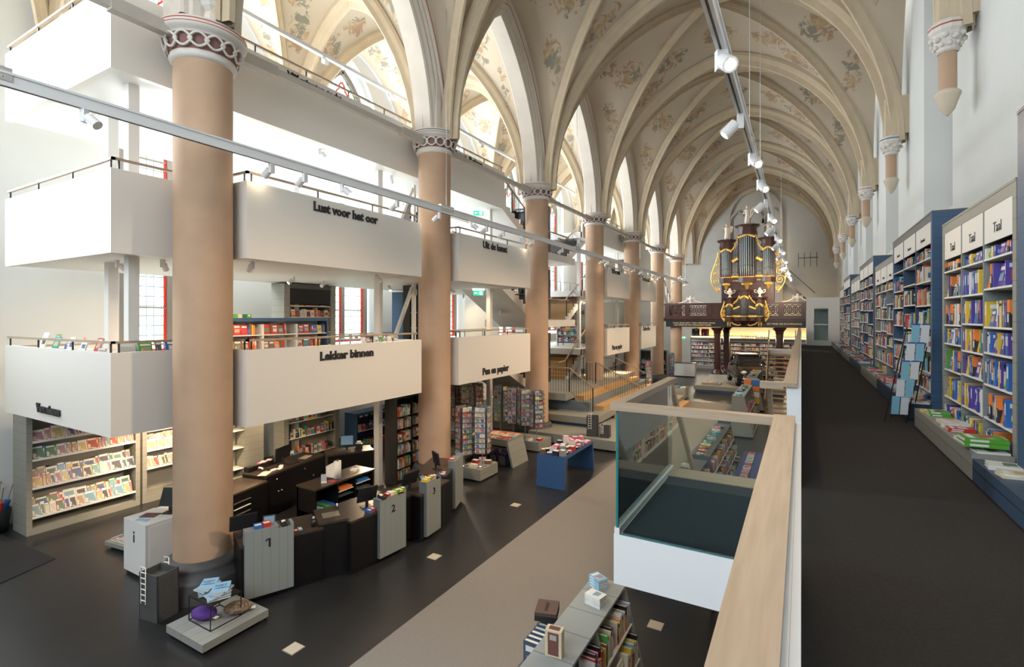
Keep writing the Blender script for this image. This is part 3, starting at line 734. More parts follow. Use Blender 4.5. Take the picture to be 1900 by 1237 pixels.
LS = [3.02, 5.75, 6.45, 7.35, 9.0, 10.6, 12.1, 12.9, 13.9, 15.0, 16.0, 18.5, 21, 23.2, 24.0, 26.5, 28.5, 30.0, 31.5, 33.0, 34.5, 36, 37.5, 39.0, 40.5, 42, 43.2, 43.8]
LIT = {1, 3, 5, 6, 10, 14, 15, 19, 20, 22, 24, 27}
for i, y in enumerate(LS):
    up = i in (3, 22, 24, 25) and i > 10
    spotlight(-8.25, y, 7.45 if not up else 7.62, ('%s spotlight along the left lighting track, ' % ordw[i] if i < 20 else 'spotlight near the far end of the left track, %s before its end, ' % ['eighth', 'seventh', 'sixth', 'fifth', 'fourth', 'third', 'second', 'last'][i-20])+('glowing' if i in LIT else 'lens not glowing'), radians(100 if i % 3 else -60), .85, i in LIT, up, 1.0, 170 if i in (3, 9, 12, 15, 18, 21) else 0)  # beams added to light the nave floor, some from fixtures with plain lenses
RS = [6.25, 8.35, 10.45, 12.55, 14.7, 16.8, 19, 21.2, 23.3, 25.4, 27.5, 29.7, 31.8, 34, 36, 38, 40, 42, 44]
for i, y in enumerate(RS):
    spotlight(-.80, y, 7.76, '%s glowing spotlight along the right lighting track' % (ordw[i] if i < 18 else 'last'), radians(25 if i in (12, 14, 16) else (105 if i in (1, 4, 6, 8, 10, 13) else -150)), {12: 1.5, 14: 1.5, 16: 1.5, 1: .8, 4: .8, 6: .8, 8: .8, 10: .8, 13: .8}.get(i, .95), True, False, 1.35, {0: 70, 2: 120, 12: 600, 14: 600, 16: 500}.get(i, 900 if i in (1, 4, 6, 8, 10, 13) else 0), 84)
# spots under the gallery ceilings and their thin tracks
UG = [(1, -11.0, 5.0), (1, -12.6, 5.6), (1, -10.0, 6.4), (1, -12.6, 8.2), (1, -13.6, 10), (1, -12.6, 12.6), (1, -11.5, 14.6), (1, -10.6, 26.2), (1, -9.3, 27.5),
      (2, -11.2, 4.6), (2, -10.4, 5.0), (2, -9.2, 6.0), (2, -12.2, 7.4), (2, -11.7, 8.8), (2, -12.2, 10.2), (2, -12.2, 12.9), (2, -9.3, 9.4), (2, -11.0, 14.8), (1, -13.4, 22), (2, -13.4, 19), (2, -13.4, 23), (2, -9.3, 26.0), (2, -9.3, 28.0),
      (3, -12.0, 4.6), (3, -10.6, 4.5), (3, -11.8, 6.6), (3, -10.2, 8.4), (3, -11.8, 9.6), (3, -10.3, 11.0), (3, -11.4, 13.2)]
for i, (lv, x, y) in enumerate(UG):
    z = LV[lv][0]
    spotlight(x, y, z+.02 if x < -9.8 else z+.02, 'small white spotlight under the %s gallery ceiling, %s from the near end' % ({1: 'lowest', 2: 'middle', 3: 'topmost'}[lv], ordw[sorted([q[2] for q in UG if q[0] == lv]).index(y)]), radians(40*i), .8, True if lv == 1 or i % 2 else False, False, .8, {1: 300, 2: 120, 3: 45}[lv])
t = thing('lighting_track', 'thin white light track running above the top gallery railing', 'lighting track', (-10.3, 4.2, 11.15))
MB().box(-.05, .05, 0, 22, 0, .08).build('beam', TRK, t)
MB().tube([(0, 2, .08), (0, 2, 2.2)], .006, 5).build('suspension_cable', METAL, t); MB().tube([(0, 14, .08), (0, 14, 2.2)], .006, 5).build('suspension_cable', METAL, t)
for i, y in enumerate((5.9, 8.6, 11.0, 13.0, 15.6, 19.5, 22, 24.5)):
    spotlight(-10.3, y, 11.15, '%s small spotlight on the light track above the top gallery railing' % ordw[i], radians(-100), .8, i in (2, 5), False, .9, 40 if i in (0, 3) else 0)
# exit signs
GRN = emit('exit_green', (.02, .55, .25), 1.6); EW = emit('exit_pictogram_white', (1, 1, 1), 1.8)
def exit_sign(label, x, y, z, lamp=True, rz=radians(40)):
    t = thing('exit_sign', label, 'exit sign', (x, y, z), rz)
    MB().box(-.19, .19, -.012, .012, 0, .17).build('sign_panel', GRN, t)
    m = MB(); m.box(.03, .14, -.016, -.012, .03, .14); m.box(-.15, -.03, -.016, -.012, .075, .095); m.prism([(-.16, .085), (-.11, .12), (-.11, .05)], 1, -.016, -.012); m.build('pictogram', EW, t)
    if lamp:
        MB().box(-.22, .22, -.05, .05, .19, .25).build('light_bar', emit('light_bar', (1, 1, .95), 4), t)
exit_sign('green running-man exit sign under a bright light bar, middle gallery ceiling', -10.6, 16.0, 8.54)
exit_sign('green running-man exit sign under a bright light bar, lower gallery ceiling', -10.6, 16.0, 5.52)
exit_sign('small distant green exit sign left of the illuminated bookcases', -9.6, 49.2, 2.7, False, 0)

for i, y in enumerate((4.6, 6.8, 9.4, 12.2, 15.2, 18.2, 21.2, 24.2)):  # spotlights added to brighten the island and the shelves reflected in the glass
    spotlight(.9, y, 2.70, 'added white spotlight under the walkway slab, %s from the camera' % ordw[i].replace('nearest', 'first'), radians(-90), .5, True, False, .9, 260)

for (y, z, lb) in ((17.9, 4.98, 'lower'), (18.4, 8.22, 'upper')):
    spotlight(-10.8, y, z, 'small glowing spotlight fixed under the %s sloping stair soffit' % lb, 0, .3, True, False, .8, 90)
# ================================================================ BOOKS, MAGAZINES, CARDS
PAGES = mat('page_edges', (.70, .67, .60), .9)
COVER = mat('cover_colour', (.8, .8, .8), .4, objcol=True)
TITLE = mat('title_band', (.75, .74, .70), .5)
DARKC = mat('cover_black', (.02, .02, .025), .4)
def art_mat():
    m = mat('cover_art', (.5, .5, .5), .4); nt = m.node_tree; N = nt.nodes; L = nt.links
    oi = N.new('ShaderNodeObjectInfo'); r = N.new('ShaderNodeValToRGB'); r.color_ramp.interpolation = 'CONSTANT'
    cs = [(.42, .09, .07), (.07, .12, .24), (.55, .42, .18), (.12, .2, .13), (.6, .55, .5), (.38, .2, .25), (.08, .08, .09), (.2, .34, .42), (.45, .30, .2)]
    e = r.color_ramp.elements
    e[0].color = (*cs[0], 1); e[1].position = 1/9; e[1].color = (*cs[1], 1)
    for i in range(2, 9): x = e.new(i/9); x.color = (*cs[i], 1)
    L.new(oi.outputs['Random'], r.inputs[0])
    tc = N['Texture Coordinate']; n = N.new('ShaderNodeTexNoise'); n.inputs['Scale'].default_value = 2.4; n.inputs['Detail'].default_value = 3; L.new(tc.outputs['Generated'], n.inputs[0])
    mx = N.new('ShaderNodeMixRGB'); mx.inputs[2].default_value = (.75, .6, .45, 1); L.new(r.outputs[0], mx.inputs[1])
    g = N.new('ShaderNodeMath'); g.operation = 'GREATER_THAN'; g.inputs[1].default_value = .55; L.new(n.outputs['Fac'], g.inputs[0]); L.new(g.outputs[0], mx.inputs[0])
    L.new(mx.outputs[0], N['Principled BSDF'].inputs['Base Color']); return m
ART = art_mat()
PM = [COVER, PAGES, TITLE, ART, DARKC]
# prototypes in unit space: x thickness (front cover at +x), y depth (spine at y=0), z height
PROTO = {
 'plain': [((0, 1, 0, .05, 0, 1), 0), ((0, .1, .05, 1, 0, 1), 0), ((.9, 1, .05, 1, 0, 1), 0), ((.1, .9, .05, .97, .015, .985), 1), ((.25, .75, -.004, 0, .45, .88), 2), ((1, 1.02, .2, .85, .25, .6), 3), ((1, 1.02, .15, .9, .72, .88), 2)],
 'dictionary': [((0, 1, 0, .05, 0, .55), 4), ((0, 1, 0, .05, .55, 1), 0), ((0, .1, .05, 1, 0, 1), 0), ((.9, 1, .05, 1, 0, 1), 0), ((.1, .9, .05, .97, .015, .985), 1), ((.2, .8, -.004, 0, .2, .5), 2), ((1, 1.01, .05, .95, 0, .5), 4)],
 'banded': [((0, 1, 0, .05, 0, 1), 0), ((0, .1, .05, 1, 0, 1), 0), ((.9, 1, .05, 1, 0, 1), 0), ((.1, .9, .05, .97, .015, .985), 1), ((.0, 1, -.004, 0, .8, .9), 4), ((.25, .75, -.004, 0, .2, .7), 3), ((1, 1.02, .1, .9, .1, .65), 3), ((1, 1.02, .1, .9, .75, .92), 4)],
 'magazine': [((0, 1, 0, 1, 0, 1), 1), ((1, 1.1, 0, 1, 0, 1), 0), ((1.1, 1.15, .06, .80, .84, .96), 2), ((1.1, 1.13, .08, .92, .03, .80), 3), ((1.13, 1.16, .08, .55, .12, .17), 2), ((1.13, 1.16, .08, .40, .06, .09), 4)],
 'card': [((0, 1, 0, 1, 0, 1), 0), ((1, 1.3, .12, .88, .14, .80), 3)],
}
PMESH = {}
for nm, bx in PROTO.items():
    m = MB()
    for b, s in bx: m.box(*b, s)
    o = m.build('proto', PM); PMESH[nm] = o.data; o.data.name = nm; D.objects.remove(o)
QUEUE = []
LABELS = set()
def item(kind, proto, M, dims, col, label, cat, group=None, vis=1.0):
    QUEUE.append((kind, proto, M.copy(), dims, col, label, cat, group, vis))
CNAMES = {'white': (.70, .69, .66), 'cream': (.66, .58, .42), 'red': (.48, .035, .03), 'orange': (.72, .20, .03), 'yellow': (.75, .52, .04), 'green': (.09, .32, .06), 'blue': (.03, .14, .42), 'pale blue': (.25, .48, .65), 'purple': (.08, .05, .30), 'black': (.025, .025, .03), 'pink': (.68, .16, .30), 'brown': (.20, .09, .05), 'grey': (.30, .30, .30), 'dark green': (.02, .12, .07), 'teal': (.02, .28, .30)}
def cj(name):
    c = CNAMES[name]; k = random.uniform(.85, 1.12); return tuple(min(.9, x*k) for x in c)
MIX = ['white', 'white', 'cream', 'red', 'orange', 'yellow', 'green', 'blue', 'pale blue', 'black', 'black', 'brown', 'grey', 'pink', 'teal', 'dark green', 'white', 'cream', 'red']
ORD = ['first', 'second', 'third', 'fourth', 'fifth', 'sixth', 'seventh', 'eighth', 'ninth', 'tenth', 'eleventh', 'twelfth', 'thirteenth', 'fourteenth', 'fifteenth', 'sixteenth', 'seventeenth', 'eighteenth', 'nineteenth', 'twentieth']
ORD += ['twenty-'+w for w in ORD[:9]]+['thirtieth']+['thirty-'+w for w in ORD[:9]]+['fortieth']+['forty-'+w for w in ORD[:9]]
CAPS = {'book': 300, 'magazine': 200, 'greeting_card': 290}
def shelf_books(M, x0, x1, z, depth, hmax, where, style='mix', vis=1.0, kind='book', fill=1.0, tmin=.018, tmax=.045, face=0.15, palette=None):
    """row of books in the local frame M: left to right along +x, spines at y=0 facing -y, standing at height z"""
    x = x0+.01; i = 0; group = None
    end = x0+(x1-x0)*fill
    while x < end-.02 and i < 48:
        if random.random() < face and end-x > .17:      # one shown face-out
            w = random.uniform(.13, .17); h = min(hmax, w*1.45); c = random.choice(palette or MIX)
            R = M @ Matrix.Translation((x+w, .035, z)) @ Matrix.Rotation(radians(-8), 4, 'X') @ Matrix.Rotation(radians(-90), 4, 'Z')
            # local x (thickness) -> -y : front cover faces the viewer
            R = M @ Matrix.Translation((x, .05, z)) @ Matrix.Rotation(radians(-9), 4, 'X') @ Matrix(((0, 1, 0, 0), (-1, 0, 0, 0), (0, 0, 1, 0), (0, 0, 0, 1)))
            item(kind, 'plain', R, (.025, w, h), cj(c), '%s face-out book, %s from left, %s' % (c, ORD[i], where), 'book', group, vis*2); x += w+.01; i += 1; continue
        t = random.uniform(tmin, tmax); h = min(hmax, random.uniform(.6, 1.0)*hmax if style == 'mix' else hmax*.93); d = min(depth, h*.72)
        c = random.choice(palette or MIX); pr = random.choice(['plain', 'plain', 'banded'])
        if style == 'dict': pr = 'dictionary' if c in ('orange',) else pr
        item(kind, pr, M @ Matrix.Translation((x, .0+random.uniform(0, .02), z)), (t, d, h), cj(c), '%s book, %s from left, %s' % (c, ORD[i], where), 'book', group, vis)
        x += t+.001; i += 1
def flat_book(x, y, z, w, l, t, rz, c, label, kind='book', proto='plain', vis=1.5, n=1, jitter=.15):
    for k in range(n):
        R = Matrix.Translation((x, y, z+k*t)) @ Matrix.Rotation(rz+random.uniform(-jitter, jitter), 4, 'Z') @ Matrix.Translation((l/2, -w/2, 0)) @ Matrix(((0, 0, -1, 0), (0, 1, 0, 0), (1, 0, 0, 0), (0, 0, 0, 1)))
        lb = label if n == 1 else label+', '+('topmost of its stack' if k == n-1 else ('lowest of its stack' if k == 0 else '%s from bottom' % ORD[k]))
        item(kind, proto, R, (t*.96, w, l), cj(c), lb, 'book', None, vis)
def bookcase(label, x, y, z, rz, width, depth, h, nb, col, sign=None, inner=None, shelves=None, header=.42, wall=.05, foot=.10, where=None, plank=None, style='mix', vis=1.0, fill=(.5, 1), palette=None, rootname='bookcase', books=True, tmax=.045, shelfmat=None, kind='book', empt=.12, face=.15, dark_header=None):
    t = thing(rootname, label, 'bookcase', (x, y, z), rz)
    M = Matrix.Translation((x, y, z)) @ Matrix.Rotation(rz, 4, 'Z')
    sp = plank or col; inner = inner or col
    for xx in (0, width-wall): MB().box(xx, xx+wall, 0, depth, 0, h).build('side_panel', sp, t)
    MB().box(wall, width-wall, depth-.03, depth-.005, 0, h-.02).build('back_panel', inner, t)
    MB().box(0, width, -.005, depth, h, h+.03).build('top_panel', col, t)
    if foot: MB().box(wall, width-wall, .0, depth-.03, 0, foot).build('plinth', col, t)
    bw = (width-2*wall)/nb
    MB().box(wall, width-wall, 0, .03, h-(.12 if header > .15 else .05), h).build('cornice', col, t)
    if header > .15:
        for b in range(nb):
            hp = MB().box(wall+b*bw+.02, wall+(b+1)*bw-.02, .004, .02, h-header, h-.12).build('header_sign', dark_header or SHELFW, t)
            if sign:
                q = MB(); letters(q, sign, .16 if len(sign) < 6 else .085, (wall+(b+.5)*bw, .002, h-header+.09), (1, 0, 0), .004, .0, centre=True); q.build('lettering', TXT, hp)
    for b in range(1, nb): MB().box(wall+b*bw-.02, wall+b*bw+.02, 0, depth-.03, foot, h-.12).build('divider', inner, t)
    ns = len(shelves)
    for b in range(nb):
        xa, xb = wall+b*bw+.02, wall+(b+1)*bw-.02
        zs = [q+(random.uniform(-.04, .04) if 0 < k < ns-1 and h > 2 else 0) for k, q in enumerate(shelves)]
        for k, s in enumerate(zs):
            if s > foot+.02: MB().box(xa, xb, .0, depth-.03, s-.022, s).build('shelf', shelfmat or SHELFW, t)
            top = (zs[k+1] if k+1 < ns else h-header)-.03
            if books and random.random() > empt:
                bay = 'only' if nb == 1 else (['left', 'right'][b] if nb == 2 else (['left', 'middle', 'right'][b] if nb == 3 else ORD[b]))
                wr = '%s shelf up, %s bay, %s' % (ORD[k], bay, where)
                shelf_books(M, xa, xb, s, depth-.06, min(.30, (top-s)*.93), wr, style, vis, kind, random.uniform(*fill), palette=palette, tmax=tmax, face=face)
    return t, M
# ---- the right-hand walkway cases
UP = [.12, .54, .94, 1.27, 1.58, 1.93, 2.30]
UPB = [.12, .46, .80, 1.14, 1.48, 1.84, 2.22, 2.60]
DICT = ['purple', 'purple', 'blue', 'orange', 'purple', 'blue', 'white', 'yellow', 'orange', 'purple', 'green']
cases = [
 ('grey', 6.66, 9.61, 2.97, 'Taal', 'tall grey bookcase signed Taal, nearest on the right wall', 'nearest grey bookcase', DICT),
 ('blue', 10.11, 14.0, 3.28, 'Economie', 'tall navy bookcase signed Economie, nearest full one on the right wall', 'nearest full navy bookcase', None),
 ('grey', 14.03, 17.5, 3.02, 'Sociologie', 'grey bookcase between the first and second full navy bookcases', 'second grey bookcase', None),
 ('blue', 17.53, 21.43, 3.36, 'Psychologie', 'second full navy bookcase along the right wall', 'second full navy bookcase', None),
 ('grey', 21.5, 25.4, 3.12, 'Filosofie', 'third grey bookcase along the right wall', 'third grey bookcase', None),
 ('blue', 25.42, 29.1, 3.40, 'Religie', 'third full navy bookcase, farthest navy one on the right wall', 'third full navy bookcase', None),
 ('grey', 29.2, 32.6, 3.15, 'Theologie', 'farthest grey bookcase before the lift', 'farthest grey bookcase', None)]
for col, ya, yb, h, sign, lab, wh, pal in cases:
    g = col == 'grey'
    dep = .45 if ya > 5 else .5
    b_, M_ = bookcase(lab, 1.8 if g else 1.77, yb, 3.05, -pi/2, yb-ya, .50 if g else .53, h, 3, GREY if g else mat('navy_front', (.075, .085, .10), .4), sign if ya < 15 else None, mat('grey_inner', (.20, .225, .225), .6) if g else DBLUE,
             UP if g else UPB, .50 if g else .46, .10 if ya > 6.6 else .06, .12, wh, GREYP if g else BLUEP, 'dict' if pal else 'mix', 1.0, (.75, 1) if pal else (.6, 1), pal, tmax=.075 if pal else .05, face=.22 if pal else .1, empt=.03 if pal else .12)
# sliver of the very near navy case at the right edge
bookcase('near navy bookcase side cut off by the right edge of the view', 1.72, 6.33, 3.05, -pi/2, 2.6, .58, 3.5, 1, mat('navy_front'), None, DBLUE, UPB, .46, .40, .12, 'near navy bookcase', BLUEP, 'mix', .1, books=False)
# ---- low display benches in front of the cases
def bench(label, y0, y1, h, m_, top, first_words, xf=1.47, cols=None, navy=False):
    t = thing('display_bench', label, 'display bench', (xf, y0, 3.05))
    xb = 1.79-xf
    MB().box(0, xb, 0, y1-y0, .03, h).build('bench_box', m_, t)
    MB().box(.03, xb, .03, y1-y0-.03, 0, .03).build('recessed_base', BLACK, t)
    MB().box(-.002, 0, .0, y1-y0, h*.6, h*.6+.008).build('groove', BLACK if navy else mat('groove_grey', (.15, .15, .14), .6), t)
    n = int((y1-y0)/.27); 
    for i in range(n):
        y = y0+.15+i*(y1-y0-.2)/n
        if random.random() < .08: continue
        c = random.choice(cols or MIX); w = random.uniform(.16, .23); l = random.uniform(.22, .30)
        k = random.choice([1, 1, 2, 2, 3]) if y < 14 else random.choice([1, 2])
        flat_book(xf+.17, y, 3.05+h, w, l, random.uniform(.018, .035), 0, c, '%s book lying %s along %s' % (c, ORD[i], first_words), n=k)
NAVYB = mat('navy_bench', (.04, .07, .12), .4, planks=(1, 1.2))
bench('navy display bench at the lower right edge with flat books', 2.6, 6.62, .25, NAVYB, None, 'the navy bench at right edge', navy=True, cols=['white', 'cream', 'grey', 'white', 'blue', 'white'])
bench('grey display bench below the bookcases signed Taal', 6.64, 9.57, .29, GREY, None, 'the nearest grey bench', cols=['white', 'cream', 'white', 'yellow', 'green', 'white', 'red'])
bench('dark navy display bench behind the leaflet stand', 10.15, 13.98, .27, NAVYB, None, 'the bench by the leaflet stand', navy=True, cols=['white', 'cream', 'white', 'pink', 'red', 'pale blue'])
bench('second grey display bench along the walkway', 14.03, 17.5, .27, GREY, None, 'the second grey bench')
bench('second full navy display bench along the walkway', 17.53, 21.43, .27, NAVYB, None, 'the second full navy bench', navy=True)
bench('third grey display bench along the walkway', 21.5, 25.4, .27, GREY, None, 'the third grey bench')
bench('farthest navy display bench along the walkway', 25.42, 29.1, .27, NAVYB, None, 'the farthest navy bench', navy=True)
bench('farthest grey display bench before the lift', 29.2, 33.6, .27, GREY, None, 'the farthest grey bench')
for k in range(2):
    R = Matrix.Translation((1.60, 6.86, 3.341+k*.045)) @ Matrix.Rotation(.05+k*.03, 4, 'Z') @ Matrix.Translation((.17, -.12, 0)) @ Matrix(((0, 0, -1, 0), (0, 1, 0, 0), (1, 0, 0, 0), (0, 0, 0, 1)))
    item('book', 'plain', R @ Matrix.Translation((.05, 0, 0)), (.043, .25, .34), (.10, .36, .04), 'large green book on the near end of the grey bench, %s' % ('topmost of two' if k else 'lower of two'), 'book', None, 6)
# ---- leaflet stand (folding black frame with hanging leaflets)
t = thing('leaflet_stand', 'black folding leaflet stand with blue brochures leaning beside the navy bench', 'leaflet stand', (1.42, 9.55, 3.05), radians(8))
m = MB()
for s_ in (-.14, .14):
    m.tube([(s_-.1, .35, 0), (s_+.14, -.1+.25, 1.5)], .009, 6); m.tube([(s_+.1, .75, 0), (s_+.12, .2, 1.2)], .008, 6)
for q in range(5): m.tube([(-.24+.03+q*.052, .32-q*.045, .12+q*.32), (.06+q*.052, .32-q*.045, .12+q*.32)], .007, 6)
m.build('frame', BLACK, t)
LB = mat('leaflet_blue', (.25, .52, .66), .4); LW = mat('leaflet_white', (.72, .76, .78), .4); LD = mat('leaflet_navy', (.02, .08, .38), .4)
for q in range(5):
    for s_ in (0, 1):
        l = MB(); x0 = -.17+q*.05+s_*.115; y0 = .27-q*.045; z0 = .14+q*.28
        l.prism([(y0, z0), (y0+.012, z0), (y0-.05, z0+.29), (y0-.062, z0+.29)], 0, x0, x0+.10, 1 if (q+s_) % 2 else 0)
        l.prism([(y0-.042, z0+.22), (y0-.039, z0+.22), (y0-.061, z0+.29), (y0-.064, z0+.29)], 0, x0+.0, x0+.10, 2 if q > 1 else 0)
        l.build('leaflet', [LB, LW, LD], t)
# ================================================================ flush function (called at the very end)
TH = YAW
def view(p):
    r = p.x*cos(TH)+p.y*sin(TH); d = -p.x*sin(TH)+p.y*cos(TH)
    if d < .3: return None
    return (950+940*r/d, 588+940*(4.7-p.z)/d, d)
def stuff_mat():
    m = mat('mixed_cover_colours', (.5, .5, .5), .5); nt = m.node_tree; N = nt.nodes; a = N.new('ShaderNodeAttribute'); a.attribute_name = 'tint'; nt.links.new(a.outputs['Color'], N['Principled BSDF'].inputs['Base Color']); return m
def flush():
    kinds = {}
    for q in QUEUE: kinds.setdefault(q[0], []).append(q)
    sm = stuff_mat()
    for kd, qs in kinds.items():
        def score(q):
            v = view(q[2] @ Vector((q[3][0]/2, q[3][1]/2, q[3][2]/2)))
            if not v or not (-10 < v[0] < 1910 and -10 < v[1] < 1250): return 0
            dims = sorted(q[3]); a = dims[2]*(dims[0] if q[8] <= 1 else dims[1]*.6)
            return a*q[8]/v[2]**2
        qs = sorted(qs, key=score, reverse=True); qs = [q for q in qs if score(q) > 0]
        cap = CAPS.get(kd, 300)
        for (k_, pr, M, dm, col, lb, cat, gr, vis) in qs[:cap]:
            o = D.objects.new(kd, PMESH[pr]); COL.objects.link(o)
            o.matrix_world = M @ Matrix.Diagonal((dm[0], dm[1], dm[2], 1)); o.color = (*col, 1)
            if lb in LABELS:
                pass
            LABELS.add(lb); tag(o, lb, cat, gr)
        rest = qs[cap:]
        if rest:
            V = []; F = []; C = []
            art = [(.5, .06, .05), (.05, .12, .32), (.62, .42, .08), (.08, .25, .12), (.6, .55, .5), (.45, .12, .22), (.1, .1, .12), (.15, .38, .5)]
            for (k_, pr, M, dm, col, lb, cat, gr, vis) in rest:
                MM = M @ Matrix.Diagonal((dm[0], dm[1], dm[2], 1)); a = random.choice(art)
                for bx, s in PROTO[pr]:
                    if s == 2 and random.random() < .5: continue
                    x0, x1, y0, y1, z0, z1 = bx; b = len(V)
                    V += [tuple(MM @ Vector((x, y, z))) for z in (z0, z1) for y in (y0, y1) for x in (x0, x1)]
                    F += [(b, b+2, b+3, b+1), (b+4, b+5, b+7, b+6), (b, b+1, b+5, b+4), (b+2, b+6, b+7, b+3), (b, b+4, b+6, b+2), (b+1, b+3, b+7, b+5)]
                    C += [(col, (.70, .67, .60), (.75, .74, .70), a, (.02, .02, .025))[s]]*6
            me = D.meshes.new(kd); me.from_pydata(V, [], F); at = me.color_attributes.new('tint', 'FLOAT_COLOR', 'CORNER')
            at.data.foreach_set('color', [v for c in C for _ in range(4) for v in (*c, 1)]); me.materials.append(sm); me.update()
            o = D.objects.new({'book': 'distant_books', 'magazine': 'distant_magazines', 'greeting_card': 'distant_cards'}.get(kd, kd), me); COL.objects.link(o)
            tag(o, {'book': 'the many smaller books filling the farther shelves and tables throughout the shop', 'magazine': 'the many smaller magazines filling the farther racks', 'greeting_card': 'the many smaller cards filling the farther spinning racks'}.get(kd, 'remaining small goods'), kd.replace('_', ' '), None, 'stuff')
        print('KIND', kd, len(qs), 'rest', len(rest))
# ================================================================ TILL AREA
def frame_from(a, b):
    """local frame with origin a, +x towards b (floor points), -y pointing to the customer side (right-hand side)"""
    d = Vector((b[0]-a[0], b[1]-a[1], 0)); return d.length, atan2(d.y, d.x)
SCREEN = mat('screen_dark', (.01, .013, .018), .12); SCREENB = mat('screen_blue', (.10, .16, .22), .2, emis=(.10, .18, .26), estr=.35)
PAPERW = mat('paper_white', (.78, .76, .72), .7)
STEEL = mat('steel_plate', (.52, .47, .40), .3, metal=.7)
def desk(label, a, b, depth, h, name='till_counter', knobs=0, shelves_=()):
    L_, rz = frame_from(a, b)
    t = thing(name, label, 'counter', (a[0], a[1], 0), rz)
    MB().box(0, L_, 0, depth, .07, h-.04).build('cabinet_body', DESK, t)
    MB().box(.03, L_-.03, .05, depth, 0, .07).build('recessed_base', BLACK, t)
    MB().box(-.005, L_+.005, -.005, depth, h-.04, h).build('worktop', DESKTOP, t)
    return t, Matrix.Translation((a[0], a[1], 0)) @ Matrix.Rotation(rz, 4, 'Z'), rz, L_
def front_panel(label, M, rz, x0, x1, num, h=1.2, y=-.07, name='counter_front_panel'):
    p = M @ Vector((x0, y, .10)); t = thing(name, label, 'panel', p, rz); w = x1-x0
    m = MB(); m.box(0, w*.68, 0, .19, 0, h-.10); m.box(w*.68, w, 0, .19, 0, h-.15); m.box(w*.94, w, 0, .19, h-.15, h-.10)
    m.build('board', GREYV2, t)
    if num: q = MB(); letters(q, num, .20, (w*.43, -.003, h-.42), (1, 0, 0), .004, .004); (q.prism([(w*.43-.012, h-.30), (w*.43+.03, h-.275), (w*.43+.03, h-.30), (w*.43-.012, h-.322)], 1, -.007, -.001) if num == '1' else 0); q.build('numeral', TXT, t)
    return t
GREYV2 = mat('grey_upright_boards', (.25, .27, .26), .5, planks=(0, .13))
d1, M1, r1, L1 = desk('dark till counter behind the grey front panel numbered one', (-7.93, 4.97), (-7.39, 6.16), .78, .96)
d1b, M1b, r1b, L1b = desk('raised dark counter section with a steel plate, right of till one', (-7.46, 6.12), (-7.18, 6.56), .72, 1.03)
d2, M2, r2, L2 = desk('dark till counter behind the grey front panel numbered two', (-7.08, 6.52), (-6.96, 7.82), .95, 1.0)
d2b, M2b, r2b, L2b = desk('narrow dark counter section between tills two and three', (-7.16, 7.84), (-7.10, 8.16), .75, .98)
d3, M3, r3, L3 = desk('dark till counter behind the grey front panel numbered three', (-6.86, 8.18), (-6.95, 9.30), .85, 1.0)
d4, M4, r4, L4 = desk('last dark till counter at the far end of the curved row', (-7.08, 9.34), (-7.58, 10.66), .80, 1.06)
front_panel('grey boarded front panel with black numeral one', M1, r1, .05, .80, '1')
front_panel('grey boarded front panel with black numeral two', M2, r2, .60, 1.27, '2', 1.22)
front_panel('grey boarded front panel with black numeral three', M3, r3, .12, .66, '3', 1.24)
front_panel('grey boarded front panel without visible numeral at the far till', M4, r4, .55, 1.30, '', 1.24)
def obj_at(M, x, y, z): return M @ Vector((x, y, z))
def monitor(label, p, rz, w=.42, h=.28, blue=False, tilt=12):
    t = thing('monitor', label, 'monitor', p, rz)
    MB().box(-.10, .10, -.08, .08, 0, .015).build('foot', BLACK, t); MB().box(-.025, .025, .02, .05, .015, .16).build('stand', BLACK, t)
    m = MB(); m.M = Matrix.Translation((0, 0, .12)) @ Matrix.Rotation(radians(-tilt), 4, 'X'); m.box(-w/2, w/2, -.015, .02, 0, h); m.build('housing', BLACK, t)
    m = MB(); m.M = Matrix.Translation((0, 0, .12)) @ Matrix.Rotation(radians(-tilt), 4, 'X'); m.box(-w/2+.02, w/2-.02, -.018, -.015, .02, h-.02); m.build('screen', SCREENB if blue else SCREEN, t)
    return t
def terminal(label, p, rz):
    t = thing('card_terminal', label, 'card terminal', p, rz)
    m = MB(); m.prism([(-.08, 0), (.08, 0), (.08, .07), (-.08, .03)], 0, -.045, .045); m.build('housing', BLACK, t)
    m = MB(); m.prism([(-.0, .052), (.06, .067), (.06, .070), (-.0, .055)], 0, -.03, .03); m.build('screen', PAPERW, t)
    m = MB()
    for i in range(9): a = pi*i/8; m.ball((.06*cos(a), -.085, .03+.06*sin(a)), .012, 5)
    m.build('privacy_shield', BLACK, t)
    return t
def leaflets(label, p, rz, cols, w=.055, l=.14, h=.05):
    t = thing('leaflet_row', label, 'leaflets', p, rz)
    for i, c in enumerate(cols):
        m = MB().box(i*w, i*w+w*.94, 0, l, 0, h+.012*(i % 2)); m.build('leaflet_pack', mat('pack_'+c.replace(' ', '_'), CNAMES[c], .5), t)
        MB().box(i*w+.008, i*w+w*.8, .01, l*.6, h+.012*(i % 2), h+.012*(i % 2)+.001).build('cover_print', PAPERW, t)
    return t
leaflets('blue and red leaflet packs on top of the grey panel numbered one', obj_at(M1, .20, -.05, 1.2), r1, ['blue', 'red'], .13, .13, .06)
terminal('card terminal notched into the grey panel numbered one', obj_at(M1, .66, .02, 1.15), r1)
terminal('card terminal notched into the grey panel numbered two', obj_at(M2, .70, -.02, 1.22), r2)
terminal('card terminal at the right end of the grey panel numbered three', obj_at(M3, .60, .02, 1.19), r3)
leaflets('red, yellow and green leaflet packs on top of the grey panel numbered two', obj_at(M2, .80, -.06, 1.22), r2, ['red', 'white', 'yellow', 'green', 'yellow', 'green'], .08, .13, .05)
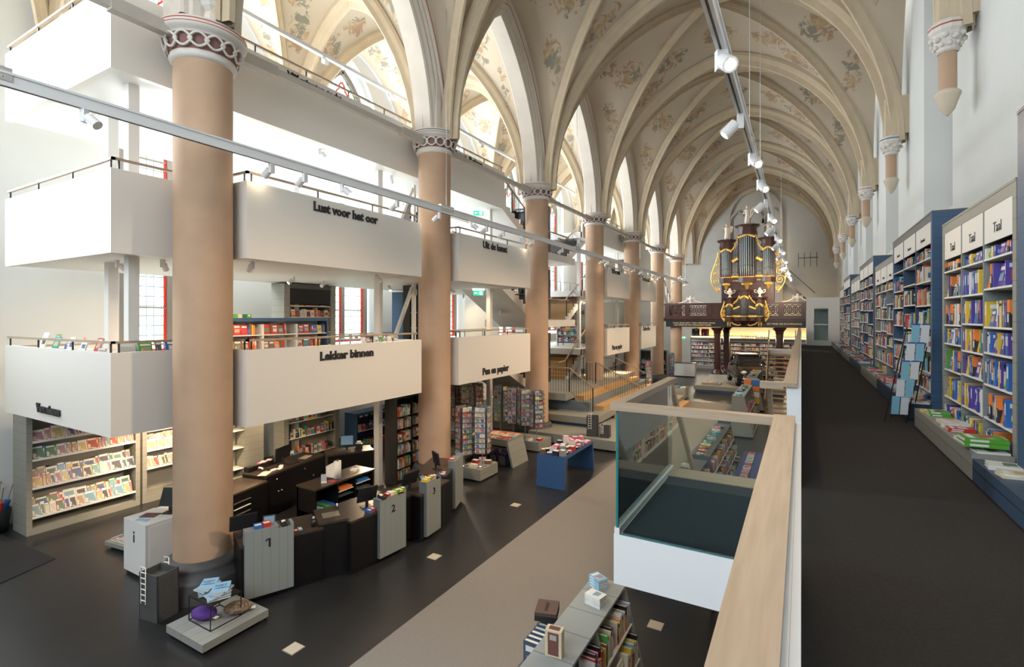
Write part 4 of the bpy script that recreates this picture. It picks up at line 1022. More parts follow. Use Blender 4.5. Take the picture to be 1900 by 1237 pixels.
leaflets('yellow, green and orange leaflet packs on top of the grey panel numbered three', obj_at(M3, .14, -.05, 1.24), r3, ['yellow', 'yellow', 'green', 'orange', 'pale blue'], .075, .12, .05)
leaflets('red leaflet pack on the far till panel', obj_at(M4, .62, -.02, 1.24), r4, ['red'], .12, .2, .03)
leaflets('small red and blue leaflets on the counter right of panel one', obj_at(M1, .85, .10, .96), r1, ['red', 'pale blue'], .07, .12, .008)
leaflets('small red and blue leaflet box hanging left of panel two', obj_at(M2, .44, .02, 1.0), r2, ['blue', 'red'], .07, .16, .05)
leaflets('small red and blue leaflets in front of the far till screen', obj_at(M4, .05, .05, 1.06), r4, ['pale blue', 'red'], .08, .14, .02)
monitor('black till screen behind panel one seen from its back left', obj_at(M1, .10, .45, .96), r1+pi, .42, .26)
monitor('small blue-lit customer display behind panel one', obj_at(M1, .48, .28, .98), r1-.2, .20, .17, True, 25)
monitor('tilted black till screen behind panel two', obj_at(M2, .62, .35, 1.0), r2+pi-.3, .38, .32, False, 20)
monitor('black till screen behind panel three', obj_at(M3, .20, .45, 1.0), r3+pi-.2, .42, .30, False, 20)
monitor('small blue customer display behind panel three', obj_at(M3, .42, .22, 1.02), r3, .16, .14, True, 30)
monitor('dark touch screen at the far till on a swivel arm', obj_at(M4, .45, .35, 1.06), r4+.7, .36, .30, False, 10)
t = thing('steel_plate', 'square steel change plate on the raised section right of till one', 'tray', obj_at(M1b, .10, .20, 1.03), r1b)
MB().box(0, .30, 0, .24, 0, .008).build('plate', STEEL, t)
t = thing('tape_dispenser', 'black tape dispenser with white roll between tills one and two', 'tape dispenser', obj_at(M1b, .40, .60, 1.03), r1b)
MB().prism([(-.08, 0), (.08, 0), (.08, .03), (.02, .03), (0, .07), (-.06, .07)], 0, -.03, .03).build('body', BLACK, t); MB().tube([(-.012, -.03, .07), (.012, -.03, .07)], .035, 14).build('tape_roll', PAPERW, t)
t = thing('tape_dispenser', 'dark tape dispenser with white roll on the far till counter', 'tape dispenser', obj_at(M3, .85, .50, 1.0), r3)
MB().prism([(-.08, 0), (.08, 0), (.08, .03), (.02, .03), (0, .07), (-.06, .07)], 0, -.03, .03).build('body', BLACK, t); MB().tube([(-.012, -.03, .07), (.012, -.03, .07)], .035, 14).build('tape_roll', PAPERW, t)
t = thing('bottle_holder', 'glossy black pen holder at the counter step right of panel one', 'holder', obj_at(M1, 1.18, .15, .96), r1)
MB().lathe([(.0, 0), (.035, 0), (.04, .12), (.032, .12), (.03, .01)], 14).build('cup', BLACK, t); MB().ball((0, 0, .15), .028, 10).build('knob', METAL, t)
# work island with pigeon holes
t = thing('work_island', 'dark packing island with open pigeon holes in the middle of the till area', 'counter', (-9.93, 7.55, 0))
m = MB(); m.box(0, .62, 0, .04, .08, .86); m.box(0, .62, 1.72, 1.76, .08, .86); m.box(0, .05, 0, 1.76, .08, .86); m.box(0, .60, 0, 1.76, .08, .34); m.box(0, .60, .62, .66, .34, .86); m.box(0, .60, 1.16, 1.20, .34, .86)
m.build('cabinet_body', DESK, t); MB().box(-.01, .64, -.01, 1.77, .86, .90).build('worktop', DESKTOP, t); MB().box(.03, .56, .03, 1.7, 0, .08).build('recessed_base', BLACK, t)
for i, y in enumerate((.9, 1.45)): MB().ball((.625, y, .26), .018, 8).build('knob', METAL, t)
for i, (y, z) in enumerate(((.68, .62), (.68, .50), (1.22, .66), (1.22, .52))): MB().box(.12, .60, y, y+.44, z, z+.012).build('tray_shelf', METAL if i % 2 else SHELFW, t)
for (y, z, c, w) in ((.72, .64, 'orange', .38), (1.26, .68, 'blue', .36), (.32, .36, 'green', .12), (.44, .36, 'blue', .14), (.06, .36, 'pale blue', .2)):
    tag(MB().box(.15, .58, y, y+w, z, z+.05).build('paper_stack', mat('pack_'+c.replace(' ', '_'), CNAMES[c], .5), None, (-9.93, 7.55, 0)), '%s stack of folded bags in the %s of the packing island' % (c, {.72: 'middle pigeon hole', 1.26: 'right pigeon hole', .32: 'left pigeon hole centre', .44: 'left pigeon hole, right side', .06: 'far left slot'}[y]), 'paper')
t = thing('paper_roll', 'upright white roll of wrapping paper on the dark packing island', 'paper roll', (-9.52, 8.35, .90))
MB().lathe([(.012, 0), (.085, 0), (.085, .40), (.02, .40), (.02, .01)], 24).build('roll', PAPERW, t); MB().lathe([(.015, .38), (.015, .46)], 10).build('spindle', BLACK, t)
m = MB(); m.add([(-.02, -.085, 0.02), (-.16, -.20, 0.05), (-.16, -.20, .30), (-.02, -.085, .39)], [(0, 1, 2, 3)]); m.build('loose_sheet', PAPERW, t)
t = thing('photo_stand', 'small picture stand with white card on the packing island', 'stand', (-9.55, 7.98, .90), .9)
MB().prism([(0, 0), (.01, 0), (.05, .17), (.04, .17)], 0, -.06, .06).build('frame', METAL, t); MB().box(-.06, .06, -.08, -.01, 0, .02).build('card', PAPERW, t)
tag(MB().box(-.09, .09, -.06, .06, 0, .05).build('note_block', PAPERW, None, (-9.60, 8.95, .90), .3), 'white note block on the right end of the packing island', 'note block')
tag(MB().box(-.06, .06, -.012, .012, 0, .015).build('marker_pen', mat('pack_yellow', CNAMES['yellow'], .5), None, (-9.50, 8.80, .90), 1.2), 'yellow marker pen beside the white note block', 'pen')
tag(MB().box(-.09, .09, -.06, .06, 0, .012).build('paper_pad', mat('pack_red', CNAMES['red'], .5), None, (-9.42, 8.12, .90), .3), 'small red and white pad in front of the paper roll', 'pad')
# back counters
b1, N1, q1, K1 = desk('dark L-shaped back counter section with trays behind the foremost column', (-10.45, 6.1), (-10.72, 7.36), .80, .92, 'back_counter')
for i in range(4): MB().box(.35, .8, -.02, .02, .30+i*.13, .312+i*.13).build('drawer_edge', METAL if i % 2 else SHELFW, b1)
b2, N2, q2, K2 = desk('long dark back counter carrying the wide monitor and telephone', (-10.78, 7.38), (-11.08, 9.30), .75, 1.02, 'back_counter')
for x, z in ((.3, .85), (.35, .55), (.45, .55), (1.2, .85), (1.5, .6)): MB().ball((x, -.012, z), .02, 8).build('knob', METAL, b2)
b3, N3, q3, K3 = desk('dark back counter wing with the touch screen till', (-11.02, 9.34), (-10.36, 10.36), .62, 1.0, 'back_counter')
MB().box(0, 1.0, .55, .70, 1.02, 1.14).build('cable_ledge', DESK, b2)
monitor('wide black monitor on the long back counter', obj_at(N2, .85, .40, 1.02), q2+pi+.15, .55, .32, False, 6)
monitor('grey touch screen on the back counter wing', obj_at(N3, .55, .35, 1.0), q3-.25, .36, .28, True, 15)
t = thing('receipt_printer', 'dark receipt printer with white paper right of the touch screen', 'printer', obj_at(N3, .88, .35, 1.0), q3); MB().box(-.08, .08, -.1, .1, 0, .14).build('housing', BLACK, t); MB().box(-.05, .05, -.03, .06, .14, .2).build('paper', PAPERW, t)
t = thing('telephone', 'dark desk telephone on the left of the long back counter', 'telephone', obj_at(N2, .28, .38, 1.02), q2)
MB().prism([(-.1, 0), (.1, 0), (.1, .06), (-.1, .02)], 0, -.09, .09).build('base', BLACK, t); MB().tube([(-.07, -.06, .06), (-.07, 0, .085), (-.07, .08, .08)], .022, 8).build('handset', mat('plastic_grey', (.35, .33, .30), .5), t)
t = thing('keyboard', 'black keyboard in front of the wide monitor', 'keyboard', obj_at(N2, .95, .18, 1.02), q2); MB().box(-.2, .2, -.07, .07, 0, .02).build('housing', BLACK, t)
for i, (x, y) in enumerate(((.42, .2), (.55, .15), (.72, .28))): tag(MB().box(-.07, .07, -.05, .05, 0, .012).build('note_paper', PAPERW, None, obj_at(N2, x, y, 1.02), q2+.3*i), 'white note paper on the long back counter, %s from the telephone' % ORD[i], 'paper')
tag(MB().box(-.17, .17, -.1, .1, 0, .01).build('desk_pad', mat('pad_beige', (.55, .48, .38), .6), None, obj_at(N2, 1.55, .3, 1.02), q2+.2), 'beige desk pad at the right end of the long back counter', 'pad')
tag(MB().box(-.17, .17, -.1, .1, 0, .01).build('desk_pad', mat('pad_beige', (.55, .48, .38), .6), None, obj_at(N2, .10, .15, 1.022), q2+.4), 'beige desk pad at the left end of the long back counter', 'pad')
leaflets('pink and white leaflet strip on the ledge of the back counter', obj_at(N2, .35, .56, 1.14), q2, ['pink', 'white', 'red', 'white'], .09, .1, .02)
# info cabinet
t = thing('info_cabinet', 'white cabinet with a black letter i beside the foremost column', 'cabinet', (-10.87, 4.57, 0))
MB().box(0, .78, 0, 1.12, .06, 1.0).build('body', WHITE, t); MB().box(.03, .74, .04, 1.1, 0, .06).build('recessed_base', BLACK, t)
m = MB(); m.box(.78, .787, .06, 1.08, .10, .94); d_ = m.build('door', WHITE, t); MB().ball((.792, .14, .52), .012, 8).build('lock', METAL, d_)
q = MB(); q.box(.355, .395, -.004, .0, .62, .76); q.prism([(.375+.024*cos(a*pi/6), .80+.024*sin(a*pi/6)) for a in range(12)], 1, -.004, 0); q.build('lettering', TXT, t)
m = monitor('black touch screen on the white info cabinet', (-10.38, 5.10, 1.0), .45, .40, .34, False, 22)
tag(MB().box(-.14, .14, -.1, .1, 0, .012).build('brochure', mat('brochure_dark', (.12, .05, .06), .5), None, (-10.55, 4.86, 1.0), .5), 'dark brochure in front of the screen on the info cabinet', 'brochure')
tag(MB().box(-.12, .12, -.05, .05, 0, .008).build('brochure', mat('pack_pale_blue', CNAMES['pale blue'], .5), None, (-10.42, 4.68, 1.0), .3), 'pale blue folder at the edge of the info cabinet', 'brochure')
# grey carrier baskets with ladder handles
FELT = mat('grey_felt', (.075, .073, .072), .95, noise=.2, scale=30)
def basket(label, x, y, rz, w=.42, l=.34, h=.72, z=0):
    t = thing('shopping_basket_stack', label, 'basket', (x, y, z), rz)
    m = MB(); m.box(0, w, 0, .02, 0, h); m.box(0, w, l-.02, l, 0, h); m.box(0, .02, 0, l, 0, h); m.box(w-.02, w, 0, l, 0, h); m.box(.02, w-.02, .02, l-.02, 0, .02); m.box(.02, w-.02, .02, l-.02, h-.12, h-.10); m.build('felt_body', FELT, t)
    k = MB()
    for yy in (-.012, l+.012):
        k.tube([(w*.15, yy, h*.35), (w*.15, yy, h+.10), (w*.4, yy, h+.10), (w*.4, yy, h*.35)], .008, 6)
        for i in range(6): k.tube([(w*.15, yy, h*.42+i*h*.12), (w*.4, yy, h*.42+i*h*.12)], .009, 6)
    k.build('white_handles', PAPERW, t); return t
basket('tall grey felt shopping basket stack with white handles by the foremost column', -8.98, 3.98, .15)
basket('grey felt shopping basket stack with white handles on the stepped platform', -6.75, 17.25, .3, .42, .34, .72, .39)
basket('lower grey felt basket right of the handled basket on the stepped platform', -6.28, 17.3, .1, .34, .34, .40, .39)
# low platform with wire table and bags
t = thing('low_platform', 'low grey wooden display platform on castors in the left foreground', 'platform', (-8.12, 3.95, 0))
MB().box(0, .94, 0, 1.0, .06, .17).build('board', mat('grey_planks_flat', (.27, .275, .255), .55, planks=(0, .2)), t)
for i, (x, y) in enumerate(((.08, .08), (.9, .08), (.08, .98), (.9, .98))): MB().ball((x, y, .03), .03, 8).build('castor', BLACK, t)
t = thing('wire_table', 'black wire frame table on the low grey platform', 'table', (-7.95, 4.18, .17))
m = MB(); w, l, h = .56, .46, .36
for z in (0.006, h):
    for a, b in (((0, 0), (w, 0)), ((w, 0), (w, l)), ((w, l), (0, l)), ((0, l), (0, 0))): m.bar((a[0], a[1], z), (b[0], b[1], z), .012, .012)
for x, y in ((0, 0), (w, 0), (w, l), (0, l)): m.bar((x, y, 0), (x, y, h), .012, .012)
m.build('frame', BLACK, t); MB().box(0, w, 0, l, h, h+.006).build('top', BLACK, t)
BC = mat('blue_book_cover', (.22, .42, .62), .4)
for k in range(12):
    rz = -.5+.12*k+random.uniform(-.12, .12); z = .17+.37+.022*(k//2)
    x = -7.80+(.26 if k % 2 else 0)+random.uniform(-.02, .02); y = 4.40+random.uniform(-.03, .03)
    R = Matrix.Translation((x, y, z)) @ Matrix.Rotation(rz, 4, 'Z')
    o = MB().box(-.105, .105, -.15, .15, .002, .020, 0).box(-.107, .107, -.152, .152, .0195, .0212, 1)
    if k >= 10:
        letters(o, 'NIET', .075, (-.09, .02, .0214), (1, 0, 0), .001, .001, 2, up=(0, 1, 0)); letters(o, 'HEBBEN', .05, (-.09, -.05, .0214), (1, 0, 0), .001, .001, 2, up=(0, 1, 0))
    o = o.build('blue_paperback', [PAGES, BC, TXT, mat('stripe_red')]); o.matrix_world = R
    tag(o, 'light blue paperback on the black wire table, %s stack, %s' % ('right' if k % 2 else 'left', 'topmost' if k >= 10 else '%s from the bottom' % ORD[k//2]), 'book', 'blue paperbacks fanned on the wire table')
def cushion(label, x, y, m_, rz):
    t = thing('fabric_bag', label, 'bag', (x, y, .17), rz)
    m = MB(); m.ball((0, 0, .085), (.20, .14, .088), 16); m.build('body', m_, t)
    m = MB(); m.box(.16, .24, -.03, .03, .04, .05); m.build('price_tag', PAPERW, t); return t
cushion('purple fabric bag under the wire table', -7.80, 4.32, mat('purple_fabric', (.09, .03, .22), .8), .3)
lp = mat('leopard_fabric', (.38, .26, .17), .8, noise=.8, scale=30, col2=(.05, .025, .02)); cushion('leopard spotted fabric bag under the wire table', -7.50, 4.66, lp, .9)
# ================================================================ MAGAZINES
def mag_rows(M, x0, x1, rows, where, wmin=.10, wmax=.24, vis=1.2):
    for k, (z, n, full) in enumerate(rows):
        for tier in range(n):
            x = x0+.01; i = 0; zz = z+tier*.13; yy = .02+tier*.09
            while x < x1-.05 and i < 30:
                w = random.uniform(wmin, wmax) if random.random() < .6 else random.uniform(.05, .09); w = min(w, x1-x-.005); h = random.uniform(.24, .30)
                c = random.choice(['white', 'cream', 'red', 'yellow', 'black', 'blue', 'green', 'orange', 'pink', 'grey', 'white', 'brown', 'pale blue', 'white'])
                R = M @ Matrix.Translation((x, yy+.03, zz+.005)) @ Matrix.Rotation(radians(-16), 4, 'X') @ Matrix(((0, 1, 0, 0), (-1, 0, 0, 0), (0, 0, 1, 0), (0, 0, 0, 1)))
                item('magazine', 'magazine', R, (.012, w, h), cj(c), '%s magazine, %s from left, %s, %s shelf up, %s' % (c, ORD[i], 'front tier' if tier == 0 else 'back tier', ORD[k], where), 'magazine', None, vis*(1 if tier == 0 else .5))
                x += w+.004; i += 1
def mag_wall(label, x, y, rz, width, where, rows, h=2.62, wall=.10):
    t = thing('magazine_rack', label, 'magazine rack', (x, y, 0), rz); M = Matrix.Translation((x, y, 0)) @ Matrix.Rotation(rz, 4, 'Z')
    MB().box(0, wall, 0, .75, .0, h).build('side_panel', GREYP, t); MB().box(width-wall, width, 0, .75, .0, h).build('side_panel', GREYP, t)
    MB().box(wall, width-wall, .60, .64, .1, h).build('back_panel', mat('rack_back', (.36, .36, .34), .6), t); MB().box(wall, width-wall, 0, .62, 0, .14).build('plinth', GREY, t)
    MB().box(0, width, 0, .75, h, h+.05).build('top_panel', GREY, t)
    for z, n, f in rows:
        MB().box(wall, width-wall, -.0, .38, z-.02, z).build('shelf', SHELFW, t); MB().box(wall, width-wall, -.01, .004, z-.02, z+.03).build('shelf_lip', SHELFW, t)
    mag_rows(M, wall, width-wall, rows, where); return t
mag_wall('grey magazine rack with four lit shelves at the far left', -14.38, 4.25, pi/2, 2.15, 'left magazine rack', [(.36, 2, 1), (.99, 2, 1), (1.60, 1, 1), (1.99, 1, 1)])
mag_wall('second magazine rack, partly behind the foremost column', -14.38, 6.45, pi/2, 2.4, 'rack by the column', [(.85, 1, 1), (1.30, 2, 1), (1.80, 2, 1)])
t = thing('magazine_display', 'low stepped grey display with stacks of magazines beside the info cabinet', 'display', (-12.35, 4.85, 0), .12)
MB().box(0, 1.05, 0, 1.0, .05, .13).build('platform', GREY, t); MB().box(.1, 1.0, .35, 1.0, .13, .28).build('step', SHELFW, t); MB().box(.1, 1.0, .66, 1.0, .28, .42).build('step', SHELFW, t)
for i in range(4): MB().ball((.1 if i % 2 else .95, .1 if i < 2 else .9, .025), .025, 6).build('castor', BLACK, t)
for r_ in range(3):
    for c_ in range(4):
        for k in range(3 if r_ else 2):
            R = Matrix.Translation((-12.35, 4.85, 0)) @ Matrix.Rotation(.12, 4, 'Z') @ Matrix.Translation((.18+c_*.235, .16+r_*.32, .132+r_*.148+k*.028)) @ Matrix.Rotation(random.uniform(-.08, .08), 4, 'Z') @ Matrix.Translation((.13, -.1, 0)) @ Matrix(((0, 0, -1, 0), (0, 1, 0, 0), (1, 0, 0, 0), (0, 0, 0, 1)))
            c = ['brown', 'green', 'dark green'][r_] if random.random() < .7 else 'white'
            item('magazine', 'magazine', R @ Matrix.Scale(1, 4), (.024, .26, .20), cj(c), '%s magazine, low display, %s step up, %s pile from left, %s in pile' % (c, ORD[r_], ORD[c_], ['lowest', 'second', 'third'][k]), 'magazine', None, 4)
# umbrella stand
t = thing('umbrella_bucket', 'dark bucket of umbrellas by the wall at the far left edge', 'umbrella stand', (-15.25, 4.0, 0))
MB().lathe([(.0, .0), (.20, 0), (.26, .5), (.23, .5), (.2, .03)], 16).build('bucket', BLACK, t)
for i, (c, a) in enumerate((('red', .2), ('blue', 1.3), ('green', 2.6), ('black', 4.0), ('red', 5.2))):
    dx, dy = .16*cos(a), .16*sin(a)
    o = thing('umbrella', '%s furled umbrella, %s in the dark bucket' % (c, ORD[i]), 'umbrella', (-15.25, 4.0, 0))
    MB().tube([(dx*.4, dy*.4, .1), (dx*1.2, dy*1.2, .68)], [.02, .06], 8).build('canopy', mat('pack_'+c, CNAMES[c], .5), o)
    h_ = MB().tube([(dx*1.2, dy*1.2, .68), (dx*1.7, dy*1.7, 1.0), (dx*1.9, dy*1.9, 1.03), (dx*2.1, dy*2.1, .98)], .013, 8); h_.build('wooden_handle', OAK, o)
# ================================================================ shelves between tills and windows
bookcase('tall black bookcase full of books left of the second column', -9.78, 10.62, 0, pi/2, 1.35, .42, 2.45, 2, mat('black_board', (.022, .02, .018), .45), None, mat('black_board'), [.12, .48, .84, 1.2, 1.56, 1.9], .14, .05, .1, 'black bookcase by the second column', None, 'mix', .8, (.9, 1), ['cream', 'brown', 'red', 'white', 'orange', 'pale blue', 'cream', 'grey', 'green'], tmax=.04, shelfmat=mat('black_board'), empt=.02, face=.03)
bookcase('grey bookcase with warm lit shelves behind the long back counter', -13.6, 9.9, 0, pi/2, 2.1, .5, 2.6, 1, GREY, None, mat('warm_inner', (.55, .50, .40), .6), [.35, .95, 1.45, 1.9, 2.2], .14, .16, .1, 'lit grey bookcase behind the tills', GREYP, 'mix', .8, tmax=.04, empt=.0, face=.4)
bookcase('plain grey bookcase end beside the lit bookcase behind the tills', -14.0, 7.6, 0, pi/2, 1.9, .5, 2.6, 1, GREY, None, GREY, [.35, .95, 1.45], .14, .6, .1, 'grey bookcase end behind the tills', GREYP, books=False)
bookcase('blue display cupboard below the lower gallery near the second column', -13.4, 12.6, 0, pi/2, 2.4, .6, 1.3, 2, BLUE, None, DBLUE, [.12, .7, 1.32], .1, .05, .1, 'blue cupboard below the gallery', BLUEP, 'mix', .6, empt=0, face=.6)
# lower gallery furniture (level 1, floor 3.05)
Z1 = 3.05
bookcase('tall dark grey bookcase on the lower gallery between the two nearest columns', -13.6, 9.9, Z1, pi/2, 1.95, .62, 2.66, 1, mat('bookcase_dark_grey', (.10, .105, .095), .5), None, mat('bookcase_inner_grey', (.20, .20, .18), .6), [.3, .75, 1.2, 1.62, 2.0], .60, .20, .1, 'dark grey lower-gallery bookcase', GREYP, 'mix', .9, (.85, 1), ['red', 'brown', 'orange', 'cream', 'white', 'yellow'], tmax=.03, empt=0, face=.5, dark_header=BLACK)
bookcase('second tall grey bookcase on the lower gallery, behind the diagonal brace', -13.4, 15.0, Z1, pi/2, 1.9, .62, 2.6, 1, mat('bookcase_dark_grey'), None, mat('bookcase_inner_grey'), [.3, .75, 1.1, 1.4, 1.75], .55, .2, .1, 'brace-side lower-gallery bookcase', BLUEP, 'mix', .7, tmax=.04, empt=0, face=.5, dark_header=BLACK)
nb_ = bookcase('low navy-edged white bookcase behind the Lekker binnen balcony', -10.95, 6.45, Z1, pi/2, 2.85, .40, 1.60, 3, BLUE, None, mat('shelf_white_inner', (.62, .61, .58), .6), [.12, .52, .88, 1.24], .05, .05, .1, 'low navy lower-gallery bookcase', None, 'mix', 1.0, (.6, .95), ['red', 'brown', 'orange', 'blue', 'red', 'brown', 'yellow'], tmax=.05, empt=0, face=.75)
for i in range(6):
    R = Matrix.Translation((-11.15, 6.6+i*.11, Z1+1.63)) @ Matrix.Rotation(pi/2, 4, 'Z')
    item('book', 'plain', R, (.10, .10, .085 if i else .2), cj(['brown', 'dark green', 'green', 'cream', 'dark green', 'green'][i]), '%s little book on top of the low navy bookcase, %s from left' % (['brown', 'dark green', 'green', 'cream', 'dark green', 'green'][i], ORD[i]), 'book', None, 1)
# tables with books along the corner gallery
def side_table(label, x, y, z, w, l, h, m_=WHITE):
    t = thing('display_table', label, 'table', (x, y, z)); MB().box(0, w, 0, l, h-.04, h).build('tabletop', m_, t)
    for i, (a, b) in enumerate(((.02, .02), (w-.06, .02), (.02, l-.06), (w-.06, l-.06))): MB().box(a, a+.04, b, b+.04, 0, h-.04).build('leg', m_, t)
    return t
side_table('white display table behind the corner parapet of the lower gallery', -14.0, 4.12, Z1, 3.9, .7, 1.0)
side_table('white display table beside the foremost column on the lower gallery', -10.62, 4.10, Z1, .72, 1.3, 1.0)
def stand_book(x, y, z, rz, w, h, c, label, tilt=-18):
    R = Matrix.Translation((x, y, z)) @ Matrix.Rotation(rz, 4, 'Z') @ Matrix.Rotation(radians(tilt), 4, 'X') @ Matrix(((0, 1, 0, 0), (-1, 0, 0, 0), (0, 0, 1, 0), (0, 0, 0, 1)))
    item('book', 'plain', R, (.02, w, h), cj(c), label, 'book', None, 3)
for i, (x, c, w, h) in enumerate(((-13.85, 'white', .28, .34), (-13.5, 'green', .2, .30), (-13.2, 'teal', .26, .26), (-12.9, 'blue', .3, .12), (-12.5, 'white', .22, .26), (-12.2, 'orange', .05, .26), (-11.95, 'white', .24, .22), (-11.6, 'red', .22, .26), (-11.2, 'grey', .3, .08))):
    stand_book(x, 4.3+.1*(i % 2), Z1+1.0, 0, w, h, c, '%s book propped behind the corner parapet of the lower gallery, %s from left' % (c, ORD[i]))
for i, (y, c, w, h) in enumerate(((4.15, 'white', .25, .2), (4.45, 'green', .22, .2), (4.72, 'brown', .1, .22), (4.88, 'blue', .3, .22))):
    stand_book(-10.05, y, Z1+1.0, pi/2, w, h, c, '%s book propped beside the foremost column, %s from left' % (c, ORD[i]))
side_table('white display table behind the right half of the Lekker binnen balcony', -10.05, 9.0, Z1, .8, 1.3, .95)
for i in range(8): stand_book(-9.45, 9.05+i*.15, Z1+.95, pi/2+random.uniform(-.3, .3), .12, random.uniform(.12, .28), ['white', 'grey', 'black', 'white', 'green', 'grey', 'white', 'cream'][i], '%s propped book behind the Lekker binnen balcony rail, %s from left' % (['white', 'grey', 'black', 'white', 'green', 'grey', 'white', 'cream'][i], ORD[i]))
side_table('long white table under the window on the lower gallery', -14.0, 12.3, Z1, .6, 2.4, .9)
for i in range(9): stand_book(-13.55, 12.4+i*.25, Z1+.9, pi/2, .14, random.uniform(.1, .2), MIX[i], '%s book on the table under the gallery window, %s from left' % (MIX[i], ORD[i]))
# dark tall bookcases around the stairwell
BB = mat('black_board')
for (x, y, z, w, h, nb, lb, wh) in ((-11.3, 12.6, Z1, .9, 2.65, 1, 'black panelled bookcase end on the lower gallery behind Pen en papier', 'lower black stair bookcase'),
    (-11.3, 12.6, 6.07, .9, 2.3, 1, 'black panelled bookcase end on the middle gallery behind Uit de kunst', 'middle black stair bookcase')):
    bookcase(lb, x, y, z, 0.0, w, .5, h, nb, BB, None, BB, [.3, .8, 1.3, 1.8], .3, .3, .1, wh, None, books=False)
bookcase('large black bookcase on the top gallery beside the stair opening', -12.4, 14.2, 9.09, pi/2, 2.5, .6, 2.4, 2, BB, None, DBLUE, [.3, .8, 1.3, 1.7], .2, .1, .1, 'top gallery black bookcase', books=False, shelfmat=BB)
for (z, lb) in ((1.62, 'lowest'), (4.62, 'middle'), (7.65, 'upper')):
    bookcase('black open bookcase at the %s stair landing right of the third column' % lb, -12.35, 21.6, z, 0, 1.9, .4, 2.3, 2, BB, None, BB, [.3, .75, 1.2, 1.6], .1, .05, .1, '%s landing black bookcase' % lb, None, 'mix', .6, (.2, .5), ['white', 'orange', 'cream'], shelfmat=BB, empt=.3, face=.8)
bookcase('pale bookcase with white toys on the lower gallery past the stairs', -12.9, 28.0, Z1, 0, 2.0, .4, 2.4, 1, SHELFW, None, SHELFW, [.2, .6, 1.0, 1.4, 1.8], .1, .05, .1, 'pale gallery bookcase past the stairs', None, 'mix', .5, empt=0, face=.6)
t = side_table('navy display counter on the lower gallery at the head of the stairs', -12.2, 26.6, Z1, 1.9, .8, .85, BLUE)
for i in range(9): stand_book(-12.1+i*.2, 26.7, Z1+.85, 0, .14, random.uniform(.12, .25), MIX[i+3], '%s item on the navy counter at the stair head, %s from left' % (MIX[i+3], ORD[i]))
# ================================================================ CARD SPINNERS
SPM = mat('spinner_wire', (.45, .45, .46), .35, metal=.8)
WHERE_C = {}
def spinner(label, x, y, z0, zb, zt, rz, pal, short, r=.19, faces=4, cols=2, rows=8, vis=1.0, cw=.15):
    t = thing('card_spinner', label, 'card rack', (x, y, z0), rz)
    MB().tube([(0, 0, 0), (0, 0, zt-z0+.06)], .014, 8).build('pole', SPM, t)
    MB().lathe([(0, 0), (.13, 0), (.13, .015), (0, .02)], 16).build('base_disc', SPM, t)
    fr = MB(); hw = cols*cw/2+.01; ap = hw/math.tan(pi/faces)+.02; dz = (zt-zb)/rows
    for f in range(faces):
        R = Matrix.Rotation(2*pi*f/faces, 4, 'Z'); fr.M = R
        for c in range(cols+1): fr.box(-hw+.01+c*cw-.003, -hw+.01+c*cw+.003, -ap-.03, -ap-.024, zb-z0, zt-z0)
        for k in range(rows): fr.box(-hw, hw, -ap-.055, -ap-.050, zb-z0+k*dz, zb-z0+k*dz+.035)
        fr.box(-hw, hw, -ap, -ap+.004, zb-z0, zt-z0)
    fr.build('wire_frame', SPM, t)
    B = Matrix.Translation((x, y, 0)) @ Matrix.Rotation(rz, 4, 'Z')
    for f in range(faces):
        R = B @ Matrix.Rotation(2*pi*f/faces, 4, 'Z'); n = R.to_3x3() @ Vector((0, -1, 0)); to = Vector((-x, -y, 0)).normalized()
        facing = n.dot(to)
        if facing < -.15: continue
        fname = 'front face' if facing > .75 else ('left face' if n.cross(to).z > 0 else 'right face')
        for c in range(cols):
            for k in range(rows):
                cc = random.choice(pal); h = min(dz*.92, cw*1.3)
                M = R @ Matrix.Translation((-hw+.014+c*cw, -ap-.028, zb+k*dz+.008)) @ Matrix.Rotation(radians(-9), 4, 'X') @ Matrix(((0, 1, 0, 0), (-1, 0, 0, 0), (0, 0, 1, 0), (0, 0, 0, 1)))
                item('greeting_card', 'card', M, (.012, cw-.012, h), cj(cc), '%s card, %s row up, %s column, %s, %s' % (cc, ORD[k], ['left', 'right', 'third'][c], fname, short), 'card', None, vis*max(.1, facing)*3)
    return t
CP1 = ['pale blue', 'grey', 'white', 'white', 'cream', 'pale blue', 'white', 'white']; CP2 = ['cream', 'brown', 'white', 'grey', 'pink', 'white']; CP3 = ['brown', 'red', 'orange', 'cream', 'brown', 'black']
def pedestal(label, x0, x1, y0, y1, h=.35):
    t = thing('pedestal', label, 'pedestal', (x0, y0, 0)); MB().box(0, x1-x0, 0, y1-y0, .04, h).build('box', GREYP, t); MB().box(.05, x1-x0-.05, .05, y1-y0-.05, 0, .04).build('recessed_base', BLACK, t)
pedestal('grey pedestal carrying the nearest card racks beside the second column', -8.62, -7.92, 12.05, 13.0)
pedestal('long grey pedestal carrying the four card racks before the stepped platform', -10.2, -7.9, 15.7, 16.7)
pedestal('grey pedestal carrying the rear row of card racks', -12.2, -10.6, 15.6, 16.6, .3)
spinner('tallest front card spinner with travel postcards, right of the second column', -8.05, 12.35, .35, .78, 2.10, .25, CP1, 'front postcard rack', rows=9, vis=2)
spinner('card spinner with pink and white cards half behind the second column', -8.55, 12.15, .35, .72, 2.10, -.5, ['pink', 'white', 'cream', 'red', 'pale blue', 'green'], 'pink card rack', rows=9, vis=1.6)
